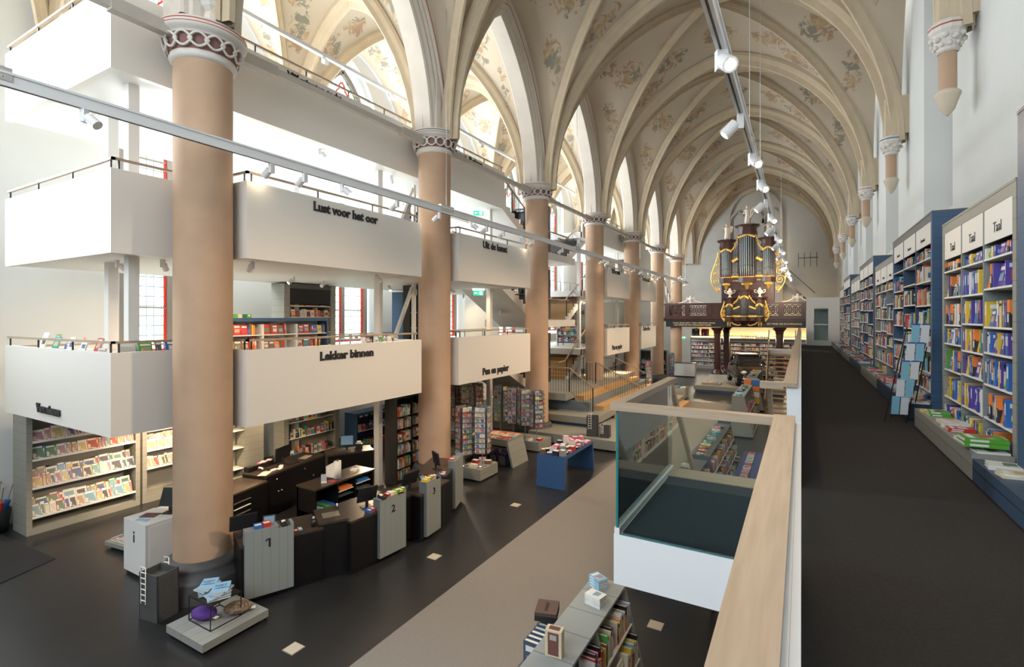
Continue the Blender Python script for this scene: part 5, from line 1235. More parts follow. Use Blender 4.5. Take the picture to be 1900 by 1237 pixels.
for i, (x, pal, lb, sh) in enumerate(((-9.75, ['green', 'yellow', 'pale blue', 'grey'], 'narrow grey-green card spinner, leftmost of the four before the stepped platform', 'leftmost platform rack'),
    (-9.15, ['cream', 'red', 'white', 'grey', 'pink'], 'card spinner with red and cream cards, second of the four before the stepped platform', 'second platform rack'),
    (-8.6, CP2, 'beige card spinner, third of the four before the stepped platform', 'third platform rack'),
    (-8.08, ['white', 'black', 'red', 'white', 'brown'], 'white card spinner, rightmost of the four before the stepped platform', 'rightmost platform rack'))):
    spinner(lb, x, 16.2-.1*i, .35, .85, 2.12, .3*i, pal, sh, rows=8, vis=1)
for i, (x, y, pal, lb) in enumerate(((-11.7, 16.0, ['red', 'brown', 'cream'], 'dark red card spinner in the rear row, leftmost'), (-11.2, 16.1, ['white', 'green', 'cream', 'black'], 'cream and green card spinner in the rear row, second from left'), (-10.85, 16.3, CP3, 'orange and brown card spinner in the rear row, second from right'), (-10.55, 15.75, CP3, 'brown card spinner in the rear row beside the white post'))):
    spinner(lb, x, y, .3, .7, 2.15, .4*i, pal, 'rear rack '+['far left', 'second from left', 'second from right', 'far right'][i], rows=8, vis=.7)
for (x, y, lb) in ((-8.9, 31.0, 'card spinner with pink cards before the fifth column'), (-9.9, 30.2, 'card spinner with white cards left of the fifth column'), (-8.3, 31.8, 'pale card spinner with green card right of the fifth column'), (-8.75, 40.2, 'blue card spinner beside the distant white counter')):
    spinner(lb, x, y, 0, .5, 1.95, .3, ['blue', 'pale blue', 'grey'] if y > 40 else ['pink', 'white', 'cream', 'red'], lb[:24], rows=7, vis=.4)
# boxes on pedestals
def goods(label, x, y, z, w, l, h, c, rz=0, name='gift_box', cat='box', lid=True):
    t = thing(name, label, cat, (x, y, z), rz)
    MB().box(-w/2, w/2, -l/2, l/2, 0, h).build('box_body', mat('pack_'+c.replace(' ', '_'), CNAMES[c], .5), t)
    if lid: MB().box(-w/2+.01, w/2-.01, -l/2+.01, l/2-.01, h, h+.004).build('printed_top', PAPERW if c != 'white' else mat('pack_pink', CNAMES['pink'], .5), t)
    return t
for i, (x, y, c) in enumerate(((-8.45, 12.6, 'red'), (-8.25, 12.2, 'cream'), (-8.1, 12.75, 'brown'), (-8.4, 12.9, 'white'), (-9.4, 15.9, 'white'), (-8.9, 15.85, 'cream'), (-8.35, 15.85, 'white'), (-8.0, 15.95, 'red'))):
    goods('%s box of loose cards on the %s pedestal, %s' % (c, 'nearest grey' if i < 4 else 'long grey', ['left front', 'near the pole', 'right back', 'left back', 'leftmost', 'second from left', 'second from right', 'rightmost'][i]), x, y, .35, .2, .15, .09, c, .2*i)
# ================================================================ DISPLAY TABLES
def slant_table(label, x0, x1, y0, y1, h, m_, along='y'):
    t = thing('display_table', label, 'table', (x0, y0, 0)); W_ = x1-x0; L_ = y1-y0
    MB().box(0, W_, 0, L_, h-.07, h).build('tabletop', m_, t)
    if along == 'y':
        for a, b in ((0, -.06), (L_, .06)): MB().prism([(a-(.06 if b < 0 else .0), 0), (a+(.0 if b < 0 else .06), 0), (a+(.07 if b < 0 else 0), h-.07), (a-(0 if b < 0 else .07), h-.07)], 0, 0, W_).build('leg_panel', m_, t)
    else:
        for a, b in ((0, -1), (W_, 1)): MB().prism([(a+b*.20-(.06 if b > 0 else 0), 0), (a+b*.20+(.06 if b < 0 else 0), 0), (a+(.08 if b < 0 else 0), h-.07), (a-(0 if b < 0 else .08), h-.07)], 1, 0, L_).build('leg_panel', m_, t)
    return t
BT = mat('bright_blue_board', (.035, .10, .24), .45, planks=(2, .22))
slant_table('blue display table with slanted ends covered in pink and red gifts', -6.42, -5.57, 12.66, 14.8, .88, BT)
slant_table('grey display table with slanted end and a red card, behind the nearest card rack', -9.5, -7.98, 13.7, 14.7, .84, GREYP, 'x')
cols = ['white', 'red', 'pink', 'black', 'cream', 'pink', 'red', 'purple', 'white', 'green', 'pink', 'red', 'grey', 'brown']
n = 0
for iy in range(9):
    for ix in range(4):
        c = random.choice(cols) if iy < 7 else 'pink'; h = random.choice([.05, .08, .12, .16])
        if iy == 5 and ix == 1: c, h = 'white', .24
        goods('%s gift box on the blue table, %s row back, %s from left' % (c, ORD[iy], ORD[ix]), -6.30+ix*.2, 12.8+iy*.225, .88, random.uniform(.11, .17), random.uniform(.12, .18), h, c, random.uniform(-.3, .3))
for ix in range(6):
    for iy in range(3):
        c = random.choice(['red', 'white', 'pale blue', 'cream', 'orange', 'pink'])
        flat_book(-9.3+ix*.24, 13.9+iy*.3, .84, .2, .26, .02, pi/2, c, '%s book lying on the grey gift table, %s from left, %s row back' % (c, ORD[ix], ORD[iy]), n=random.choice([1, 2]))
t = thing('display_card', 'bright red card in a stand on the grey table', 'sign', (-8.95, 14.0, .86), .3); MB().box(-.13, .13, -.01, .01, .02, .34).build('card', mat('card_red', (.75, .10, .03), .5), t); MB().box(-.14, .14, -.06, .06, -.0, .02).build('foot', BLACK, t)
for i in range(4):
    t = thing('felt_basket', 'grey felt basket of scarves under the grey table, %s from left' % ORD[i], 'basket', (-9.35+i*.33, 13.75, 0))
    m = MB(); m.box(0, .28, 0, .02, 0, .30); m.box(0, .28, .28, .30, 0, .30); m.box(0, .02, 0, .3, 0, .3); m.box(.26, .28, 0, .3, 0, .3); m.box(0, .28, 0, .3, 0, .02); m.build('felt_body', FELT, t)
    c = MB(); 
    for k in range(5): c.ball((.14+random.uniform(-.08, .08), .14+random.uniform(-.08, .08), .33+random.uniform(0, .08)), (.08, .08, .07), 8)
    c.build('fabric_goods', mat('fabric_plum', (.12, .03, .09), .9, noise=.6, scale=12, col2=(.02, .03, .09)), t)
# ================================================================ ISLAND SHELVES (lower right)
def island(label, y0, y1, m_, where, X0=-2.36, X1=-1.92, h=1.30, left=True, pal=None, face=.05):
    t = thing('island_bookcase', label, 'bookcase', (X0, y0, 0)); w = X1-X0; L_ = y1-y0; sl = .32
    for a in (0, L_-.05):
        MB().prism([(-.08, .06), (w+sl, .06), (w+sl, .0), (w, h), (0, h), (-.08, 0)], 1, a, a+.05).build('end_panel', m_, t)
    MB().box(0, w, -.01, L_+.01, h, h+.03).build('top_board', mat('grey_top_planks', (.29, .31, .30), .45, planks=(1, .45)) if m_ == GREY else m_, t)
    MB().box(w*.35, w*.35+.03, .05, L_-.05, .05, h).build('back_panel', m_, t)
    MB().box(w*.35, w+sl*.9, .05, L_-.05, .0, .10).build('plinth', m_, t)
    n = max(1, round(L_/1.0)); 
    for i in range(1, n): MB().prism([(w*.35, .06), (w+sl*.93, .06), (w-.01, h), (w*.35, h)], 1, L_*i/n-.015, L_*i/n+.015).build('divider', m_, t)
    for k, z in enumerate((.12, .50, .90)):
        xf = w+sl*(1-z/h)
        MB().box(w*.35, xf, .05, L_-.05, z-.02, z).build('shelf', SHELFW, t)
        M = Matrix.Translation((X0+xf-.012, y0, 0)) @ Matrix.Rotation(pi/2, 4, 'Z')
        for i in range(n):
            M2 = M
            shelf_books(M2, .03+L_*i/n, L_*(i+1)/n-.02, z, .2, .30, '%s shelf up, %s bay, %s' % (ORD[k], ORD[i], where), 'mix', 1.1 if y0 < 8 else .8, fill=.97, palette=pal, face=face, tmax=.04)
    if left:
        MB().box(-.52, -.08, .0, L_, .03, .62).build('low_bench', m_ if m_ != GREY else mat('bench_slate', (.10, .11, .13), .5), t)
    return t
WARM = ['red', 'orange', 'brown', 'cream', 'white', 'yellow', 'green', 'pale blue', 'black', 'pink', 'white', 'cream']
island('grey island bookcase at the bottom of the view with books on top', 3.2, 6.25, GREY, 'near grey island', pal=WARM)
island('dark grey island bookcase seen through the glass platform', 9.4, 12.6, mat('island_dark', (.07, .08, .095), .4), 'dark island behind the glass', pal=WARM)
island('long dark island bookcase farther back behind the glass', 13.0, 17.2, mat('island_dark'), 'long island behind the glass', pal=WARM)
island('distant grey island bookcase beside the open staircase', 21.5, 25.2, GREY, 'distant island', pal=WARM, h=1.6)
island('grey end island bookcase near the car platform', 28.0, 31.5, GREY, 'last island', pal=WARM, h=1.7)
# things on the near island
t = thing('black_box_set', 'dark slotted box over a row of blue volumes beside the near grey island', 'box', (-2.75, 5.35, 1.10), .3)
MB().box(0, .26, 0, .30, .06, .10).build('brown_lid', mat('box_brown', (.09, .055, .045), .5), t); MB().box(0, .26, 0, .30, 0, .06).build('box_body', BLACK, t); MB().box(.11, .15, .06, .24, .10, .101).build('slot', BLACK, t)
t = thing('display_stand', 'dark stand holding the blue volumes beside the near grey island', 'stand', (-2.78, 5.0, .62)); MB().box(0, .36, 0, .7, 0, .02).build('board', BLACK, t); MB().box(.30, .36, 0, .7, .02, .48).build('back_board', BLACK, t)
for i in range(7):
    R = Matrix.Translation((-2.74, 5.05+i*.085, .64)) @ Matrix.Rotation(-pi/2, 4, 'Z') @ Matrix.Translation((-.06, 0, 0))
    item('book', 'plain', R, (.055, .20, .40), (.06, .09, .14), 'slate blue volume under the slotted box, %s from the near end' % ORD[i], 'book', None, 3)
t = thing('boxed_book_set', 'cream and brown boxed book set standing on the near grey island', 'book', (-2.22, 4.55, 1.33), .12)
MB().box(0, .17, 0, .10, 0, .26).build('slipcase', mat('slipcase_cream', (.66, .55, .38), .6), t); m = MB(); m.box(.03, .14, -.004, 0, .02, .24); m.box(.03, .14, .02, .08, .26, .263); m.build('brown_label', mat('slipcase_brown', (.16, .06, .05), .6), t); m = MB(); m.box(.05, .12, -.008, -.004, .17, .22); m.build('portrait', mat('portrait_grey', (.4, .38, .36), .6), t)
def stack(x, y, z, n, w, l, th, rz, c, lb):
    for k in range(n):
        R = Matrix.Translation((x, y, z+k*th)) @ Matrix.Rotation(rz+random.uniform(-.04, .04), 4, 'Z') @ Matrix.Translation((l/2, -w/2, 0)) @ Matrix(((0, 0, -1, 0), (0, 1, 0, 0), (1, 0, 0, 0), (0, 0, 0, 1)))
        item('book', 'plain', R, (th*.97, w, l), cj(c), '%s, %s' % (lb, 'topmost' if k == n-1 else '%s from bottom' % ORD[k]), 'book', None, 8)
stack(-2.10, 5.66, 1.33, 4, .15, .21, .03, -.25, 'white', 'white and navy book stacked near the far end of the near island')
stack(-2.20, 6.02, 1.33, 4, .14, .20, .035, -.55, 'pale blue', 'pale blue and cream paperback stacked at the island end')
for i in range(5):
    c = ['teal', 'white', 'white', 'cream', 'brown'][i]
    stack(-2.62, 3.9+i*.25, .62, 2, .17, .24, .03, pi/2, c, '%s book on the low bench left of the near island, %s pile' % (c, ORD[i]))
for (ya, yb, z, nm) in ((9.5, 12.5, 1.33, 'dark island'), (13.1, 17.0, 1.33, 'long island'), (21.6, 25.0, 1.63, 'distant island'), (28.1, 31.3, 1.73, 'last island')):
    n_ = int((yb-ya)/.34)
    for i in range(n_):
        c = random.choice(MIX)
        flat_book(-2.25+random.uniform(0, .16), ya+i*.34, z, .16, .22, .03, random.uniform(-.5, .5), c, '%s book on top of the %s, %s pile' % (c, nm, ORD[i]), n=random.choice([1, 2, 3]), vis=2.5)
t = thing('card_tower', 'yellow and blue tower of small travel books on the distant island', 'book display', (-2.3, 25.6, 0))
for a in range(2):
    for k in range(4): MB().box(a*.34, a*.34+.3, 0, .25, .75+k*.27, .75+k*.27+.25).build('book_pocket', mat('pack_'+['blue', 'yellow', 'white', 'orange'][(k+a) % 4], CNAMES[['blue', 'yellow', 'white', 'orange'][(k+a) % 4]], .5), t)
MB().box(0, .64, .1, .3, 0, 1.85).build('stand', mat('stand_grey', (.3, .3, .3), .5), t)
slant_table('bright blue table with flat books seen through the glass', -1.45, -.50, 12.6, 16.2, .80, mat('royal_blue_board', (.03, .07, .30), .4))
for i in range(11):
    for j in range(2):
        c = random.choice(['white', 'white', 'pink', 'cream', 'grey', 'red']); flat_book(-1.22+j*.42, 12.8+i*.31, .80, .18, .25, .03, pi/2, c, '%s book on the bright blue table, %s row back, %s' % (c, ORD[i], ['left', 'right'][j]), n=1, vis=2)
# bookcases under the walkway
for i in range(7):
    bookcase('white-shelved bookcase under the walkway seen in the glass reflection, %s from the camera' % ORD[i], 2.1, 6.4+i*3.4, 0, -pi/2, 3.2, .4, 2.45, 3, SHELFW, None, SHELFW, [.12, .5, .88, 1.26, 1.64, 2.0], .1, .05, .1, '%s bookcase under the walkway' % ORD[i], None, 'mix', .15, (.9, 1), WARM, empt=0)
# floor hatches
for i, (x, y, lb) in enumerate(((-6.25, 4.70, 'nearest, by the low grey platform'), (-6.25, 7.87, 'in front of the till numbered two'), (-6.2, 11.04, 'beyond the far till'), (-1.93, 7.79, 'right of the near island bookcase'))):
    t = thing('floor_hatch', 'small square cream floor socket cover '+lb, 'floor hatch', (x, y, 0), .0); MB().box(-.11, .11, -.11, .11, 0, .008).build('frame', mat('hatch_edge', (.30, .26, .2), .4), t); MB().box(-.10, .10, -.10, .10, .008, .011).build('lid', mat('hatch_cream', (.52, .46, .36), .5), t)
# distant grey bookcase, counter, low tables
bookcase('dark grey bookcase standing between sixth and seventh columns', -10.4, 37.4, 0, 0, 1.95, .6, 2.25, 2, mat('bookcase_slate', (.13, .15, .15), .5), None, mat('bookcase_slate'), [.12, .5, .9, 1.3], .1, .06, .1, 'distant slate bookcase', None, 'mix', .5, (.7, .95))
t = thing('white_counter', 'distant white service counter left of the dark gallery columns', 'counter', (-8.75, 41.2, 0)); MB().box(0, 1.55, 0, .7, .08, 1.08).build('body', WHITE, t); MB().box(.05, 1.5, .05, .65, 0, .08).build('base', BLACK, t); MB().box(-.03, 1.58, -.03, .73, 1.08, 1.12).build('top', DESKTOP, t)
t = thing('low_table', 'low grey block table with blue books before the distant counter', 'table', (-6.7, 29.9, 0)); MB().box(0, .95, 0, .9, .05, .62).build('body', GREY, t); MB().box(.05, .9, .05, .85, 0, .05).build('base', BLACK, t)
for i in range(6): c = ['blue', 'teal', 'white', 'red', 'blue', 'green'][i]; flat_book(-6.5+.3*(i % 3), 30.1+.4*(i//3), .62, .2, .26, .04, .3*i, c, '%s book on the distant low grey block table, %s' % (c, ORD[i]), n=2, vis=2)
# ================================================================ CAR ON ITS PLATFORM
t = thing('car_platform', 'low grey and blue platform the dark car stands on', 'platform', (-5.9, 33.4, 0)); MB().box(0, 5.0, 0, 7.0, .16, .42).build('deck', GREY, t); MB().box(.08, 4.95, .08, 6.9, 0, .16).build('blue_base', BLUE, t)
t = thing('book_pile_table', 'slanted tray of magazines with a white card on the car platform', 'display', (-5.5, 33.9, .42)); MB().box(0, 1.1, 0, .8, 0, .12).build('tray', mat('stand_grey', (.3, .3, .3), .5), t)
for i in range(6): c = ['white', 'orange', 'grey', 'red', 'white', 'brown'][i]; flat_book(-5.3+.3*(i % 3), 34.1+.3*(i//3), .54, .22, .3, .04, .3*i, c, '%s magazine heap on the car platform tray, %s' % (c, ORD[i]), n=1, vis=2)
def car():
    t = thing('car', 'dark brown compact hatchback with roof open, parked nose forward on the platform', 'car', (-2.95, 36.0, .42), radians(16))
    t.scale = (1.26, 1.26, 1.26)
    CP = mat('car_paint', (.040, .030, .022), .18, metal=.4, spec=.8); CG = mat('car_glass', (.012, .012, .012), .05, spec=.9); CH = mat('chrome', (.7, .7, .7), .15, metal=1); TY = mat('tyre', (.012, .012, .012), .8); HL = mat('headlight', (.75, .77, .78), .1)
    # lower body : stations along y (front = -y)
    st = [(-1.80, .42, .30, .58), (-1.74, .60, .26, .70), (-1.55, .70, .24, .80), (-1.0, .78, .22, .92), (-.55, .80, .20, .98), (.2, .81, .20, 1.0), (1.0, .81, .20, 1.0), (1.5, .78, .24, .98), (1.75, .70, .28, .92), (1.82, .55, .34, .80)]
    v = []; f = []
    for (y, w, zb, zt) in st:
        mid = (zb+zt)/2
        hp = [(0, zb), (w*.9, zb), (w, zb+.12), (w*1.02, mid), (w*.97, zt-.08), (w*.82, zt), (w*.4, zt+.03), (0, zt+.035)]
        ring = hp+[(-a, b) for a, b in reversed(hp[1:-1])]
        v += [(a, y, b) for a, b in ring]
    n = 14
    for i in range(len(st)-1):
        for k in range(n): f.append((i*n+k, i*n+(k+1) % n, (i+1)*n+(k+1) % n, (i+1)*n+k))
    f.append(tuple(range(n))); f.append(tuple(range((len(st)-1)*n, len(st)*n))[::-1])
    m = MB(); m.add(v, f, 0, True); o = m.build('body', CP, t); s_ = o.modifiers.new('smooth', 'SUBSURF'); s_.levels = 2; s_.render_levels = 2
    # cabin
    cs = [(-.62, .66, .98, .99), (-.30, .62, .98, 1.22), (0.05, .58, .98, 1.42), (.6, .57, .98, 1.47), (1.1, .56, .98, 1.43), (1.5, .57, .96, 1.22), (1.72, .60, .9, .97)]
    v = []; f = []
    for (y, w, zb, zt) in cs: v += [(w+.06*(zt < 1.1), y, zb), (w, y, zt-.03), (w*.8, y, zt), (-w*.8, y, zt), (-w, y, zt-.03), (-w-.06*(zt < 1.1), y, zb)]
    for i in range(len(cs)-1):
        for k in range(5): f.append((i*6+k, i*6+k+1, (i+1)*6+k+1, (i+1)*6+k))
    m = MB(); m.add(v, f, 0, True); m.build('glasshouse', CG, t)
    m = MB(); m.box(-.47, .47, .10, 1.15, 1.455, 1.49)
    for s in (-1, 1): m.tube([(s*.70, -.62, .99), (s*.60, -.30, 1.20), (s*.56, .05, 1.43), (s*.56, .6, 1.48), (s*.55, 1.1, 1.44), (s*.57, 1.5, 1.22), (s*.62, 1.75, .95)], .03, 8)
    for s in (-1, 1): m.tube([(s*.64, .45, .98), (s*.58, .5, 1.45)], .025, 6)
    m.tube([(-.5, .07, 1.44), (.5, .07, 1.44)], .035, 8)
    m.build('roof_frame', CP, t)
    for s in (-1, 1):
        for y in (-1.15, 1.15):
            w = MB(); w.M = Matrix.Translation((s*.72, y, .30)) @ Matrix.Rotation(pi/2, 4, 'Y'); w.lathe([(.17, -.09), (.26, -.10), (.30, -.07), (.30, .07), (.26, .10), (.17, .09)], 24); wh = w.build('wheel', TY, t)
            w = MB(); w.M = Matrix.Translation((s*.80, y, .30)) @ Matrix.Rotation(pi/2, 4, 'Y'); w.lathe([(0, s*.02), (.06, s*.025), (.19, s*.0), (.19, -s*.03)], 20)
            for k in range(7): a = 2*pi*k/7; w.bar((.03*cos(a), .03*sin(a), s*.02), (.17*cos(a), .17*sin(a), s*.015), .03, .02)
            w.build('rim', CH, wh)
        MB().ball((s*.52, -1.60, .70), (.13, .13, .09), 12).build('headlight', HL, t); MB().ball((s*.55, -1.72, .42), (.07, .06, .06), 10).build('fog_lamp', HL, t)
        m = MB(); m.ball((s*.92, -.50, 1.02), (.11, .06, .07), 10); m.bar((s*.80, -.48, .98), (s*.90, -.5, 1.0), .03, .03); m.build('wing_mirror', CP, t)
    MB().box(-.36, .36, -1.845, -1.78, .36, .52).build('grille', BLACK, t); MB().box(-.40, .40, -1.84, -1.76, .60, .65).build('chrome_bar', CH, t); MB().box(-.24, .24, -1.86, -1.845, .40, .48).build('number_plate', mat('plate_silver', (.6, .6, .62), .3), t)
    MB().ball((0, -1.79, .62), .05, 8).build('badge', CH, t)
car()
# ================================================================ ORGAN GALLERY
GY = 43.0
t = thing('organ_gallery', 'carved mahogany gallery balustrade carrying the organ across the end of the nave', 'gallery', (-4.87, GY, 3.8))
gx0, gx1 = -5.18, 5.2
m = MB(); m.box(gx0+.25, gx1, .0, 5.5, .10, .55); m.box(gx0, gx1, -.12, .2, .55, .72); m.box(gx0-.25, gx1, -.25, .2, .72, .80); m.box(gx0-.1, gx1, -.15, .2, .80, .88)
m.box(gx0+.15, gx1, .0, .14, .88, 1.02); m.box(gx0+.1, gx1, -.04, .18, 1.86, 2.02)
m.box(gx0+.15, gx0+.27, .14, 5.5, .88, 1.9)
m.box(-1.4, 1.6, .02, .12, 1.0, 1.88)
for x in (gx0+.15, -3.4, -1.75, 1.55, 3.35, gx1-.35): m.box(x, x+.38, -.02, .14, 1.02, 1.86)
m.build('carcass', MAHO, t)
for (a, b) in ((gx0+.53, -3.4), (-3.02, -1.75), (1.93, 3.35), (3.73, gx1-.35)):
    n = max(3, int((b-a)/.34)); m = MB()
    for i in range(n):
        c = a+(i+.5)*(b-a)/n
        for (rx, rz) in ((.19, .36), (.10, .20)):
            pts = [(c+rx*cos(2*pi*k/16), .06, 1.44+rz*sin(2*pi*k/16)) for k in range(17)]
            m.tube(pts, .035, 6, cap=False)
        m.bar((c-.17, .06, 1.1), (c+.17, .06, 1.78), .04, .05); m.bar((c-.17, .06, 1.78), (c+.17, .06, 1.1), .04, .05)
    m.build('fretwork_panel', MAHO, t)
NVY = mat('inscription_board', (.010, .014, .022), .4)
MB().box(gx0+.3, gx1, -.03, .0, .16, .53).build('inscription_board', NVY, t)
q = MB(); GL = mat('gold_letters', (.62, .50, .28), .5)
letters(q, "THANS, EENDE LIJNE 'T GEEN GEBEURDE'R GODES", .17, (gx0+.8, -.034, .37), (1, 0, 0), .006, .003, width=3.3)
letters(q, "AAN DEZE IAR DES WELDAADS VADER", .17, (gx0+.9, -.034, .20), (1, 0, 0), .006, .003, width=2.9)
letters(q, "EN VIND DE DOORGANG", .20, (2.6, -.034, .32), (1, 0, 0), .006, .004, width=2.3)
q.build('inscription_lettering', GL, t)
def pipes(par, x0, x1, n, z0, ztops, y, bulge=0.0, mouth=.18):
    """front pipes: conical feet, mouths, cylindrical bodies"""
    w = (x1-x0)/n
    for i in range(n):
        x = x0+(i+.5)*w; u = 2*(i+.5)/n-1; yy = y-bulge*(1-u*u); zt = ztops(u); r = w*.46; h = zt-z0; ft = min(.9*h*.25+mouth*abs(1-abs(u))*.6, h*.4)
        MB().tube([(x, yy, z0), (x, yy, z0+ft), (x, yy, zt)], [r*.25, r, r], 8).box(x-r*.4, x+r*.4, yy-r-.012, yy-r+.02, z0+ft+.02, z0+ft+.09, 1).build('organ_pipe', [PIPE, BLACK], par)
def scroll(m, pts, r): m.tube(pts, r, 6)
def scrollwork(m, x, z0, z1, s, y, w):
    """gilded openwork wing: stacked spirals and a bulging outer edge"""
    n = 5; h = (z1-z0)/n
    out = [(x+s*w*(.25+.75*sin(pi*(k/20)**1.5)), y, z1-(z1-z0)*k/20) for k in range(21)]; m.tube(out, .055, 6)
    for i in range(n):
        zc = z1-(i+.5)*h; rw = w*(.25+.75*sin(pi*((i+.5)/n)**1.5))*.5
        pts = [(x+s*rw+s*rw*(1-k/16)*cos(k*.75), y, zc+rw*(1-k/16)*sin(k*.75)*1.1) for k in range(16)]
        m.tube(pts, .04, 6); m.ball((x+s*rw, y-.03, zc), .06, 8)
def crest(m, x0, x1, z0, z1, y, curve=0):
    """gilded drapery crest along the top of pipes (from z0 at x0 to z1 at x1)"""
    n = 9
    for i in range(n):
        u = i/(n-1); x = x0+(x1-x0)*u; z = z0+(z1-z0)*(u**1.6 if curve > 0 else (1-(1-u)**1.6) if curve < 0 else u)
        m.ball((x, y-.03, z), (.065, .05, .08 if i % 2 else .12), 8)
    m.tube([(x0+(x1-x0)*k/8, y, (z0+(z1-z0)*((k/8)**1.6 if curve > 0 else (1-(1-k/8)**1.6) if curve < 0 else k/8))+.07) for k in range(9)], .035, 6)
def tower(case, par, xc, w, z0, z1, ztop, y, d=.5, pend=.6):
    gold = MB()
    case.box(xc-w/2-.09, xc-w/2, y-.05, y+d, z0-.2, ztop); case.box(xc+w/2, xc+w/2+.09, y-.05, y+d, z0-.2, ztop)
    case.box(xc-w/2, xc+w/2, y+.12, y+d, z0-.2, ztop)
    for (o, za, zb) in ((.06, z1, z1+(ztop-z1)*.35), (.02, z1+(ztop-z1)*.35, ztop-.14), (.14, ztop-.14, ztop-.08), (.24, ztop-.08, ztop)):
        case.prism([(xc-w/2-.09-o, y+d), (xc-w/2-.09-o, y-.02), (xc-w/4-o*.6, y-.26-o), (xc+w/4+o*.6, y-.26-o), (xc+w/2+.09+o, y-.02), (xc+w/2+.09+o, y+d)], 2, za, zb)
    case.prism([(xc-w/2-.12, y+d), (xc-w/2-.12, y-.02), (xc-w/4, y-.26), (xc+w/4, y-.26), (xc+w/2+.12, y-.02), (xc+w/2+.12, y+d)], 2, z0-.42, z0-.05)
    if pend:
        g0 = gold; gold = MB(); gold.lathe([(.02, -pend), (.10, -pend*.8), (.16, -pend*.45), (w*.42, -.02)], 10, (xc, y-.05, z0-.42))
        for k in range(6): a = pi+pi*(k+.5)/6; gold.ball((xc+w*.32*cos(a), y-.05+.25*sin(a), z0-.55), (.07, .06, .13), 6)
        gold.build('gilded_pendant', GOLD, par); gold = g0
    crest(gold, xc-w/2, xc, z1-.22, z1-.02, y-.22); crest(gold, xc, xc+w/2, z1-.02, z1-.22, y-.22)
    gold.build('gilded_crest', GOLD, par); gold = MB(); gold.tube([(xc-w/2, y-.08, z0), (xc-w/4, y-.26, z0), (xc+w/4, y-.26, z0), (xc+w/2, y-.08, z0)], .05, 6)
    gold.build('gilded_tower_carving', GOLD, par)
OX, OYY = -3.72, 43.75
t = thing('main_organ', 'tall mahogany organ case with three towers of tin pipes and gilded side wings', 'organ', (OX, OYY, 5.75))
z_ = lambda z: z-5.75
case = MB(); P = t
tower(case, t, 0, 1.10, z_(7.85), z_(11.20), z_(11.95), 0, .8, .65)
tower(case, t, -1.50, .74, z_(7.85), z_(10.15), z_(10.85), 0, .8, .6)
tower(case, t, 1.50, .74, z_(7.85), z_(10.15), z_(10.85), 0, .8, .6)
case.box(-1.95, 1.95, .05, .8, z_(7.45), z_(7.80)); case.box(-1.88, 1.88, .12, 1.6, z_(5.78), z_(7.5)); case.box(-2.0, 2.0, -.02, .8, z_(7.72), z_(7.80))
case.box(-1.95, 1.95, .3, 1.6, z_(7.5), z_(9.9)); case.box(-.6, .6, .3, 1.6, z_(9.9), z_(11.3))
for x in (-1.5, -.75, .75, 1.5): case.box(x-.26, x+.26, .08, .12, z_(6.0), z_(7.2))
case.build('case', MAHO, t)
pipes(P, -.53, .53, 7, z_(7.88), lambda u: z_(11.2), -.02, .22)
for s in (-1, 1):
    pipes(P, s*1.5-.35, s*1.5+.35, 7, z_(7.88), lambda u: z_(10.12), -.02, .20)
    a, b = (-1.05, -.68) if s < 0 else (.68, 1.05)
    pipes(P, a-.02, b+.02, 6, z_(7.88), lambda u: z_(9.05)+.0, .02, 0); pipes(P, a-.02, b+.02, 6, z_(9.3), lambda u, s=s: z_(10.05)-s*u*.45, .02, 0)
for s in (-1, 1):
    g = MB(); crest(g, s*1.10, s*.62, z_(10.05), z_(11.05), -.05, 1); g.build('gilded_crest', GOLD, t)
    MB().bar((s*.66, -.06, z_(9.34)), (s*1.08, -.06, z_(9.10)), .06, .2).build('gilded_panel', GOLD, t); g = MB(); crest(g, s*.66, s*1.08, z_(7.9), z_(7.9), -.05); g.build('gilded_crest', GOLD, t)
    wg = MB(); scrollwork(wg, s*1.95, z_(6.6), z_(9.9), s, .1, .72); wg.build('gilded_side_wing', GOLD, t)
q = MB(); letters(q, 'SCHEUER', .16, (-1.08, -.03, z_(7.52)), (1, 0, 0), .005, .003, width=.8); letters(q, 'FECIT', .16, (.70, -.03, z_(7.56)), (1, 0, 0), .005, .003, width=.6); q.build('name_lettering', GL, t)
